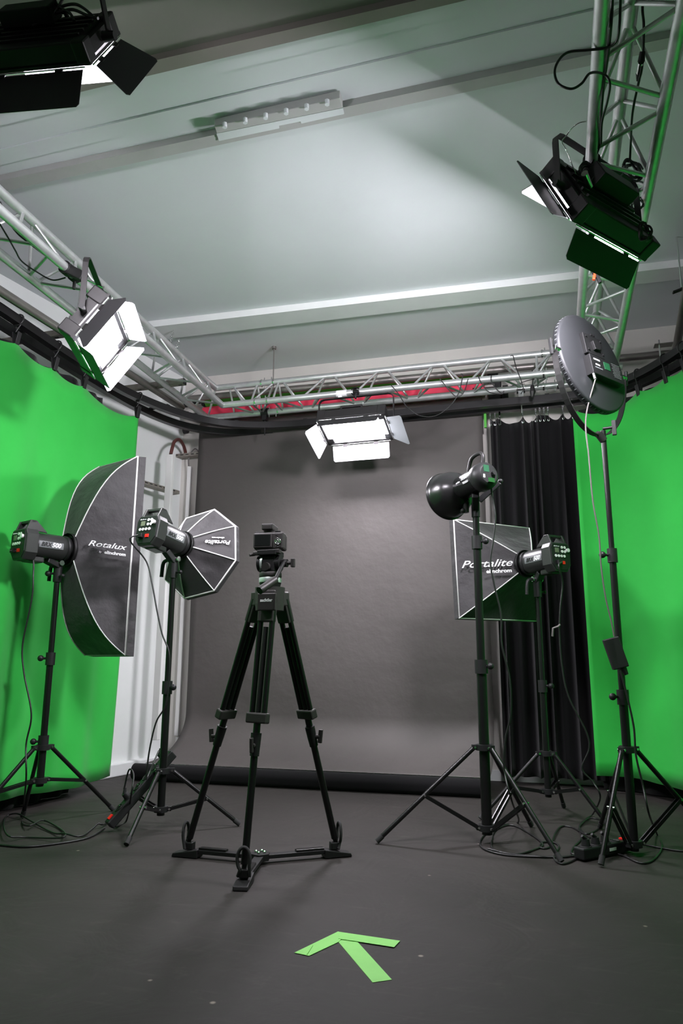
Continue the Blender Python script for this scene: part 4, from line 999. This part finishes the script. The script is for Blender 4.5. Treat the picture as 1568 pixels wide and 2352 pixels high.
part('drag_knob', MB().tube((TX - .004, TY - .034, zc2 - .012), (TX - .004, TY - .052, zc2 - .014), .017, n=20), M_HEADG, g, bev=.003)
part('plate_clamp', MB().box((TX - .002, TY, pz_(1272)), (.084, .10, .022)), M_BLKM, g, bev=.003)
part('plate_lever', MB().box((TX - .052, TY - .03, pz_(1273)), (.022, .03, .014)).box((TX + .044, TY - .03, pz_(1270)), (.018, .03, .018)).tube((TX - .06, TY - .03, pz_(1275)), (TX - .078, TY - .045, pz_(1277)), .006), M_HEADG, g, bev=.003)
ph = V((TX + .062, TY, zc2 + .004))
part('handle_rosette', MB().tube(ph - V((.015, 0, 0)), ph + V((.012, 0, 0)), .017, n=18), M_BLKM, g, bev=.002)
part('handle_screw', MB().tube(ph, ph + V((.03, 0, 0)), .008).box(ph + V((.036, 0, .0)), (.016, .018, .036)), M_HEADG, g, bev=.003)
hb = at_y(632, 1332, TY - .13); hend = at_y(598, 1355, TY - .20)
part('pan_bar', MB().path([ph - V((0, .01, .0)), ph - V((.0, .03, .014)), hb], .0085, 10), M_BLKM, g)
part('pan_grip', MB().path([hb, hend], .0155, 16), M_HEADG, g, 'grey rubber grip of the pan bar', bev=.002)
part('grip_end', MB().tube(hend, hend + (hend - hb).normalized() * .006, .0155), M_BLKM, g)
# ------------------------------------------------------------------ camera on the tripod, microphone
cz = at_y(622, 1244, TY).z; cx = at_y(620, 1244, TY).x
g = thing('video_camera', 'small dark mirrorless camera seen from behind on the tripod', 'camera', (cx, TY, cz - .04))
Mc = frame((cx, TY, cz), (cos(.12), sin(.12), 0), (-sin(.12), cos(.12), 0), (0, 0, 1))
hb_ = .040
M_CAMB = mat('camera_body', (.033, .030, .029), .5, .1)
part('body', MB(Mc).box((0, .0, 0), (.128, .052, .074)), M_CAMB, g, bev=.008)
part('top_plate', MB(Mc).box((-.005, 0, .037), (.112, .04, .008)), M_CAMB, g, bev=.002)
part('grip', MB(Mc).box((.052, .02, -.002), (.024, .05, .07)), M_CAMB, g, bev=.008)
part('screen_frame', MB(Mc).box((-.024, -.029, .0), (.080, .008, .060)), M_CAMB, g, bev=.003)
part('screen', MB(Mc).box((-.024, -.0335, .001), (.066, .002, .046)), M_SCREEN, g)
part('control_wheel', MB(Mc @ frame((.040, -.027, -.004), (1, 0, 0), (0, 0, 1), (0, -1, 0))).lathe([(.004, .0), (.004, .003), (.008, .003), (.008, .001), (.0115, .001), (.0115, .004), (.013, .004), (.013, 0)], 24), M_CHROME, g)
for u, v in ((.030, .024), (.037, .024), (.040, -.026), (.032, -.024), (.048, -.024)): part('button', MB(Mc).tube((u, -.026, v), (u, -.0285, v), .0025, n=10), M_CHROME, g)
part('thumb_dial', MB(Mc).box((.038, -.018, .039), (.022, .012, .006)), M_BLK, g, bev=.001)
part('lens', MB(Mc @ frame((-.01, .026, .0), (1, 0, 0), (0, 0, 1), (0, 1, 0))).lathe([(.032, 0), (.034, .01), (.034, .05), (.030, .055), (.026, .05)], 28), M_BLK, g)
part('tripod_plate', MB(Mc).box((-.005, 0, -.043), (.06, .055, .010)), M_HEADG, g, bev=.002)
mz = at_y(617, 1214, TY).z; mx_ = at_y(617, 1214, TY).x
g = thing('microphone', 'small grey microphone mounted on top of the camera', 'microphone', (mx_, TY, mz))
Mm = frame((mx_, TY, mz), (cos(.12), sin(.12), 0), (-sin(.12), cos(.12), 0), (0, 0, 1))
part('body', MB(Mm).box((0, .02, .004), (.050, .095, .026)), M_CAMB, g, bev=.004)
part('end_face', MB(Mm).box((0, -.0295, .001), (.036, .006, .017)), M_HEADG, g, bev=.001)
part('cold_shoe', MB(Mm).box((0, .01, -.018), (.022, .02, .016)), M_CHROME, g, bev=.001)
# ------------------------------------------------------------------ tape arrow on the floor
g = thing('floor_arrow', 'light green tape arrow stuck on the dark floor', 'arrow', at_z(776, 2150, 0))
A = lambda x, y, z=.0012: at_z(620 + x / 4.355, 2080 + y / 4.355, z)
def tape(px, z, nm, lb=None):
    P = [A(x, y, z) for x, y in px]; Q = [V((p.x, p.y, max(.0001, z - .0011))) for p in P]; n = len(P)
    mb = MB(); mb.add(P + Q, [tuple(range(n)), tuple(range(2 * n - 1, n - 1, -1))] + [(k, (k + 1) % n, n + (k + 1) % n, n + k) for k in range(n)]); part(nm, mb, M_TAPE, g, lb)
tape([(683, 362), (1025, 768), (1218, 740), (870, 357), (770, 310)], .0012, 'tape_strip')
tape([(680, 258), (243, 470), (390, 501), (683, 363), (760, 290)], .0022, 'tape_strip')
tape([(680, 260), (683, 330), (870, 357), (1240, 415), (1300, 351)], .0032, 'tape_strip')
P0, P1 = A(425, 400, .0026), A(370, 488, .0026)
part('tape_crease', MB().tube(P0, P1, .0016, n=6), M_TAPE, g)
# ------------------------------------------------------------------ cables
def cable(label, pts, r=.004, m=None, cat='cable', grp=None, k=8):
    mb = MB().path(crom(pts, k), r, 8)
    return solo('power_cable', mb, m or M_CABLE, label, cat, grp, origin=pts[0])
def fz(x, y, z=.005): return at_z(x, y, z)
M1h = frame_z(ring1, ax1); in1 = M1h @ V((.024, -.042, -.305))
pts = [in1, at_y(72, 1275, 3.12)] + [at_y(x, y, 3.1) for x, y in ((76, 1330), (72, 1380), (52, 1480), (55, 1545), (72, 1640), (60, 1710), (60, 1790))] + [fz(52, 1870, .01)]
loop = [(52, 1892), (70, 1896), (100, 1884), (140, 1905), (150, 1920), (125, 1925), (60, 1923), (20, 1920), (8, 1895), (15, 1875), (40, 1869), (70, 1885), (120, 1912), (150, 1915), (185, 1921), (210, 1905), (225, 1892), (236, 1894), (248, 1888)]
floor_pts = [fz(x, y, .006 + .008 * ((i * 5) % 3)) for i, (x, y) in enumerate(loop)]
cable('black mains cable from the leftmost flash head, coiled on the floor', pts + floor_pts, .0042)
cable('black extension lead running off to the left over the floor', [fz(-60, 1935), fz(0, 1941), fz(60, 1945), fz(130, 1938), (fz(200, 1925)), fz(240, 1903, .01)], .005)
M2h = frame_z(ring2, ax2); in2 = M2h @ V((.024, -.042, -.305))
ypl = 3.5
pts = [in2, in2 + V((-.03, -.02, -.03))] + [at_y(x, y, 3.25) for x, y in ((336, 1290), (350, 1345), (360, 1400), (372, 1455), (388, 1500), (388, 1560), (380, 1620), (358, 1660), (342, 1730), (336, 1790))]
cable('black mains cable from the second flash head to the power strip', pts, .0042)
# SL60 cable
in3 = frame_z(O3, ax3) @ V((-.005, -.030, -.21))
pts = [in3] + [at_y(x, y, 3.42) for x, y in ((1130, 1140), (1137, 1185), (1133, 1235), (1126, 1290), (1135, 1345), (1150, 1410), (1152, 1480), (1170, 1560), (1172, 1640), (1160, 1700), (1158, 1770), (1175, 1840))] + [fz(1190, 1888, .01), fz(1150, 1896), fz(1110, 1920), fz(1105, 1945), fz(1150, 1962), fz(1230, 1968), fz(1300, 1968), fz(1340, 1958, .01)]
cable('grey-black mains cable from the dish lamp down its stand', pts, .0042)
M4h = frame_z(ring4, ax4); in4 = M4h @ V((.024, -.042, -.305))
pts = [in4, at_y(1283, 1300, 3.95)] + [at_y(x, y, 4.0) for x, y in ((1291, 1340), (1286, 1395), (1284, 1450), (1290, 1530), (1305, 1600), (1345, 1680), (1352, 1720), (1336, 1765), (1360, 1795), (1378, 1830))] + [fz(1362, 1868, .02), fz(1345, 1882, .01), fz(1330, 1898), fz(1345, 1915), fz(1372, 1905), fz(1378, 1885, .02), fz(1352, 1880, .02), fz(1330, 1900), fz(1335, 1925), fz(1318, 1945), fz(1312, 1960), fz(1335, 1966)]
cable('grey-black mains cable from the square softbox head', pts, .0042)
pl = frame(Td, xd, yd_, nd) @ V((-.078, -.13, .05))
pts = [pl] + [at_y(x, y, 3.38) for x, y in ((1345, 960), (1352, 1050), (1361, 1150), (1375, 1230), (1380, 1300), (1390, 1370), (1404, 1430), (1410, 1462))]
cable('thin grey cable from the round lamp down to the adapter', pts, .0035, M_CABLEG)
pts = [at_y(x, y, 3.42) for x, y in ((1424, 1540), (1440, 1600), (1455, 1670), (1460, 1735), (1475, 1800), (1490, 1870))] + [fz(1508, 1915, .01), fz(1520, 1945), fz(1500, 1975), fz(1470, 1982), fz(1430, 1965), fz(1395, 1956, .01)]
cable('black cable from the adapter to the right power strip', pts, .0042)
cable('black lead looping over the floor left of the right power strip', [fz(1340, 1955, .01), fz(1318, 1975), fz(1290, 1984), fz(1272, 1970), fz(1283, 1945), fz(1270, 1935), fz(1245, 1935), fz(1240, 1947), fz(1262, 1945), fz(1274, 1915, .01), fz(1290, 1898), fz(1320, 1903), fz(1355, 1925, .02)], .0042)
cable('black lead lying in a loop beside the tall stand foot', [fz(1340, 1965), fz(1250, 1968), fz(1140, 1955), fz(1130, 1925), fz(1140, 1905), fz(1170, 1895), fz(1200, 1905), fz(1245, 1937), fz(1225, 1952), fz(1180, 1962), fz(1120, 1950)], .0042)
cable('black lead running off to the right over the floor', [fz(1470, 1938, .01), fz(1520, 1948), fz(1568, 1955), fz(1640, 1955)], .0045)
# power strips
def power_strip(label, p, d, up, n, leds=True):
    p, d, up = V(p), V(d).normalized(), V(up).normalized(); s = d.cross(up).normalized(); up = s.cross(d)
    g = thing('power_strip', label, 'power strip', p); L = .062 * n + .07
    M = frame(p, d, s, up)
    part('case', MB(M).box((L / 2, 0, 0), (L, .055, .045)), M_BLK, g, bev=.006)
    part('switch', MB(M).box((.03, 0, .024), (.028, .02, .010)), M_RTRED, g, 'red rocker switch', bev=.002)
    for k in range(n):
        x = .085 + .062 * k
        part('outlet', MB(M @ frame((x, 0, .0225), (1, 0, 0), (0, 1, 0), (0, 0, 1))).lathe([(.024, 0), (.024, .003), (.019, .003), (.018, -.004)], 20), M_BLKM, g)
        part('earth_pin', MB(M).tube((x + .008, .006, .02), (x + .008, .006, .03), .003, n=8), M_CHROME, g)
    part('label_sticker', MB(M).box((L * .42, -.0282, 0) if True else 0, (.045, .001, .012)), M_LABEL, g)
    return g, M, L
pa = at_z(250, 1896, .03); pb_ = at_y(336, 1798, S2[1] + .02)
psa, Mps, Lps = power_strip('black power strip leaning on the second light stand', pa + V((0, 0, .0)), pb_ - pa, (-.3, -.3, 1), 6)
def plug(M, x, lb, to, s=1):
    g = thing('mains_plug', lb, 'plug', M @ V((x, 0, .03)))
    part('body', MB(M).tube((x, 0, .026), (x, 0, .052), .019, .015, n=16), M_BLK, g, bev=.003)
    part('neck', MB(M).tube((x, 0, .050), (x + .02, 0, .066), .009, .006), M_BLK, g)
plug(Mps, .147, 'black plug with loop in the lower end of the left power strip', None)
plug(Mps, .395, 'black plug in the upper end of the left power strip', None)
q = Mps @ V((.40, 0, .064))
cable('short end of the second flash head cable at its plug', [at_y(336, 1790, 3.25), q.lerp(at_y(336, 1790, 3.25), .4), q], .0042)
q = Mps @ V((.16, 0, .066))
cable('short black lead looping from plug to floor by left power strip', [q, q + V((.02, 0, .09)), q + V((.06, -.02, .07)), q + V((.07, -.05, -.02)), fz(290, 1885, .01), fz(265, 1899, .01)], .0042)
pa = at_z(1440, 1938, .03); pb_ = at_z(1322, 1962, .03)
psb, Mq, Lq = power_strip('black power strip lying between the two right-hand stands', pa, pb_ - pa, (0, 0, 1), 4)
for k, lb in ((1, 'middle black plug'), (2, 'second black plug'), (3, 'end black plug')): plug(Mq, .085 + .062 * k, lb + ' in the right power strip', None)
# ------------------------------------------------------------------ odds and ends on the trusses
def trussx(Y): return Rn[0] + (Rf[0] - Rn[0]) * (Y - .9) / (ybk - .9)
def ry(x, y, Y): return at_y(x, y, Y)
cable('black cable looping out left of the right truss', [V((trussx(1.1) + .04, 1.1, H + .04)), V((trussx(1.6) + .04, 1.6, H + .03)), ry(1425, -10, 2.0), ry(1422, 60, 2.05), ry(1415, 95, 2.1), ry(1392, 110, 2.12), ry(1350, 115, 2.12), ry(1300, 122, 2.12), ry(1275, 155, 2.12), ry(1280, 190, 2.12), ry(1310, 204, 2.12), ry(1335, 192, 2.12), ry(1355, 168, 2.13), ry(1385, 170, 2.2), ry(1400, 190, 2.22), ry(1395, 230, 2.3), ry(1382, 280, 2.4), ry(1380, 330, 2.55)], .0042)
cable('black cable tied along the left tube of the right truss', [V((trussx(1.1) + .02, 1.1, H + .05)), V((trussx(1.6) + .02, 1.6, H + .05)), ry(1406, -10, 2.0), ry(1402, 60, 2.05), ry(1396, 120, 2.15), ry(1385, 200, 2.3), ry(1380, 260, 2.4), ry(1377, 330, 2.6), ry(1360, 370, 2.68), ry(1345, 400, 2.7)], .0055)
cable('black cable with silver connector inside the right truss', [V((trussx(1.1) + .14, 1.1, H + .03)), V((trussx(1.7) + .15, 1.7, H + .03)), ry(1478, -10, 2.2), ry(1478, 60, 2.25), ry(1476, 130, 2.3), ry(1472, 165, 2.33), ry(1466, 190, 2.38), ry(1452, 260, 2.5), ry(1448, 330, 2.7), ry(1446, 370, 2.75)], .0045)
g = thing('cable_connector', 'silver barrel plug on the cable inside right truss', 'connector', ry(1470, 155, 2.31))
part('barrel', MB().tube(ry(1472, 142, 2.30), ry(1467, 168, 2.36), .010, n=14), M_CHROME, g)
part('boot', MB().tube(ry(1475, 118, 2.28), ry(1472, 142, 2.30), .009, .012), M_BLK, g)
part('boot', MB().tube(ry(1467, 168, 2.36), ry(1465, 186, 2.38), .011, .006), M_BLK, g)
def coil(label, c, ax, R_, n, r=.0042, jit=.012, seed=1, ell=1.6):
    rnd = random.Random(seed); c = V(c); M = frame_z(c, ax); pts = []
    for k in range(n * 10):
        t = 2 * pi * k / 10; rr = R_ * (1 + .25 * sin(k * .7 + seed)); pts.append(M @ V((rr * cos(t), rr * ell * sin(t), rnd.uniform(-jit, jit))))
    return cable(label, pts, r, k=3)
coil('bundled coil of black cable tied to the right truss tube', ry(1452, 392, 2.95), (.4, -1, .3), .034, 7, seed=2)
coil('coil of black cable over the lamp on the right truss', ry(1352, 398, 2.62), (.2, -1, .2), .030, 4, seed=3)
coil('loose loops of black cable at the lower end of right lamp', ry(1480, 535, 2.7), (.5, -1, .2), .020, 4, seed=5, ell=1.9)
coil('black cable loop hanging beside the right truss tube', ry(1462, 466, 3.0), (.2, -1, .5), .022, 2, seed=8)
cable('black cable from the coil to the rear of the right lamp', [ry(1440, 385, 2.9), ry(1420, 410, 2.8), ry(1395, 420, 2.75), ry(1350, 425, 2.68), ry(1340, 440, 2.66)], .004)
cable('thin steel safety wire of the right lamp', [ry(1352, 278, 2.5), ry(1330, 282, 2.5), ry(1312, 295, 2.52), ry(1300, 312, 2.55), ry(1290, 325, 2.56), ry(1300, 345, 2.58), ry(1316, 385, 2.6), ry(1330, 418, 2.64)], .0022, M_CHROME)
for i, (pts_, lb) in enumerate((([(0, 465), (15, 500), (40, 535), (70, 560), (110, 590), (150, 615), (175, 640)], 'thick black cable lying along the left truss'), ([(0, 515), (18, 545), (35, 575), (50, 600), (85, 625), (120, 643), (150, 638)], 'thin black cable hanging under the left truss'))):
    cable(lb, [at_z(x, y, H + (.03 if i == 0 else -.01)) for x, y in pts_], .006 if i == 0 else .004)
g = thing('truss_clamp', 'black hook clamp on the left truss above the lit lamp', 'clamp', at_z(175, 632, H))
p = at_z(172, 634, H); part('hook', MB(frame_z(p, (0, 1, 0))).lathe([(TR + .001, -.018), (TR + .009, -.018), (TR + .009, .018), (TR + .001, .018)], 18, c0=False, c1=False), M_BLKM, g)
part('bolt', MB().tube(p - V((0, 0, .03)), p - V((0, 0, .075)), .008), M_BLKM, g)
def bcab(label, pts, Y=4.93, r=.0035): cable(label, [at_y(x, y, Y) for x, y in pts], r)
bcab('thin black cable looped over the right end of the back truss', [(1172, 818), (1178, 818), (1185, 845), (1195, 870), (1202, 895), (1200, 898), (1196, 905)], 4.88)
bcab('black cable loop left of the round lamp on back truss', [(1098, 862), (1105, 880), (1122, 900), (1150, 905), (1156, 900)], 4.88)
bcab('black cable loop hanging near the right end of back truss', [(1128, 862), (1128, 875), (1138, 892), (1152, 903), (1157, 898)], 4.88)
bcab('long thin cable sagging below the middle of back truss', [(898, 885), (915, 905), (935, 935), (965, 955), (1000, 955), (1030, 935), (1052, 905), (1062, 865), (1058, 858)], 4.86)
bcab('thin cable crossing below the back truss', [(1010, 870), (1030, 895), (1050, 912), (1065, 900), (1075, 870)], 4.86)
bcab('thin black cable along the lower tube of back truss', [(1085, 892), (1130, 895), (1170, 888), (1200, 878), (1220, 872), (1250, 868), (1285, 860)], 5.14)
g = thing('inline_plug', 'dark inline plug hanging under the back truss', 'plug', at_y(1224, 900, 4.9))
part('body', MB().tube(at_y(1222, 885, 5.0), at_y(1223, 900, 5.0), .012, .021, n=14).tube(at_y(1223, 900, 5.0), at_y(1222, 912, 5.0), .021, .010, n=14), M_HOUS, g)
part('cord', MB().path([at_y(1222, 886, 5.0), at_y(1224, 866, 5.0), at_y(1222, 850, 4.98)], .0035), M_CABLE, g)
# white tape wrapped on back truss, orange clamp on right truss
q = at_y(785, 897, ybk)
solo('white_tape', MB().tube((q.x - .04, ybk, H), (q.x + .04, ybk, H), TR + .002, n=18).bar((q.x - .01, ybk - .02, H - .02), (q.x - .005, ybk - .025, H - .05), .03, .002, (0, 1, 0)), M_LABEL, 'strip of white tape wrapped round the front tube of back truss', 'tape')
g = thing('spring_clamp', 'black spring clamp with orange tips on the right truss', 'clamp', at_y(1368, 640, 3.35))
a = at_y(1368, 620, 3.4)
part('handle', MB().bar(at_y(1366, 622, 3.36), at_y(1378, 650, 3.36), .02, .016), M_BLK, g, bev=.003)
part('handle', MB().bar(at_y(1370, 612, 3.36), at_y(1363, 643, 3.36), .02, .014), M_ORANGE, g, 'orange clamp tip', bev=.003)
part('jaw', MB().bar(at_y(1358, 625, 3.36), at_y(1374, 618, 3.36), .018, .03), M_BLKM, g, bev=.003)
g = thing('small_bracket', 'small dark slotted bracket on a rod at the right edge', 'bracket', at_y(1555, 668, 4.2))
part('plate', MB().bar(at_y(1545, 672, 4.2), at_y(1566, 664, 4.2), .03, .008), M_BLKM, g)
p = at_y(1565, 660, 4.2); part('rod', MB().tube(p, V((p.x, p.y, ZC)), .005), M_CHROME, g)
# grey cable clip on the cable of the square softbox
q = at_y(1286, 1448, 3.99)
solo('cable_tie', MB().path([q + V((0, 0, .03)), q + V((-.01, -.01, .02)), q + V((-.035, -.01, .012)), q + V((-.04, 0, -.03))], .006, 6), M_CABLEG, 'grey velcro tie on the square softbox cable', 'cable tie')
# extra cables on top of the near lamp at the top left
for k, pp in enumerate(([(95, 45), (120, 35), (140, 5), (150, -20)], [(130, 30), (165, 22), (200, 35), (225, 42)], [(120, -10), (135, 15), (160, 30), (170, 48)], [(75, 60), (105, 42), (130, 20), (175, 10), (215, 38)])):
    cable(('black cable over the near lamp, leftmost of the tangle', 'thick black cable running right along the near lamp', 'short black cable dropping onto the near lamp', 'longest black cable arching over the near lamp')[k], [at_y(x, y, 1.58) for x, y in pp], .0045)
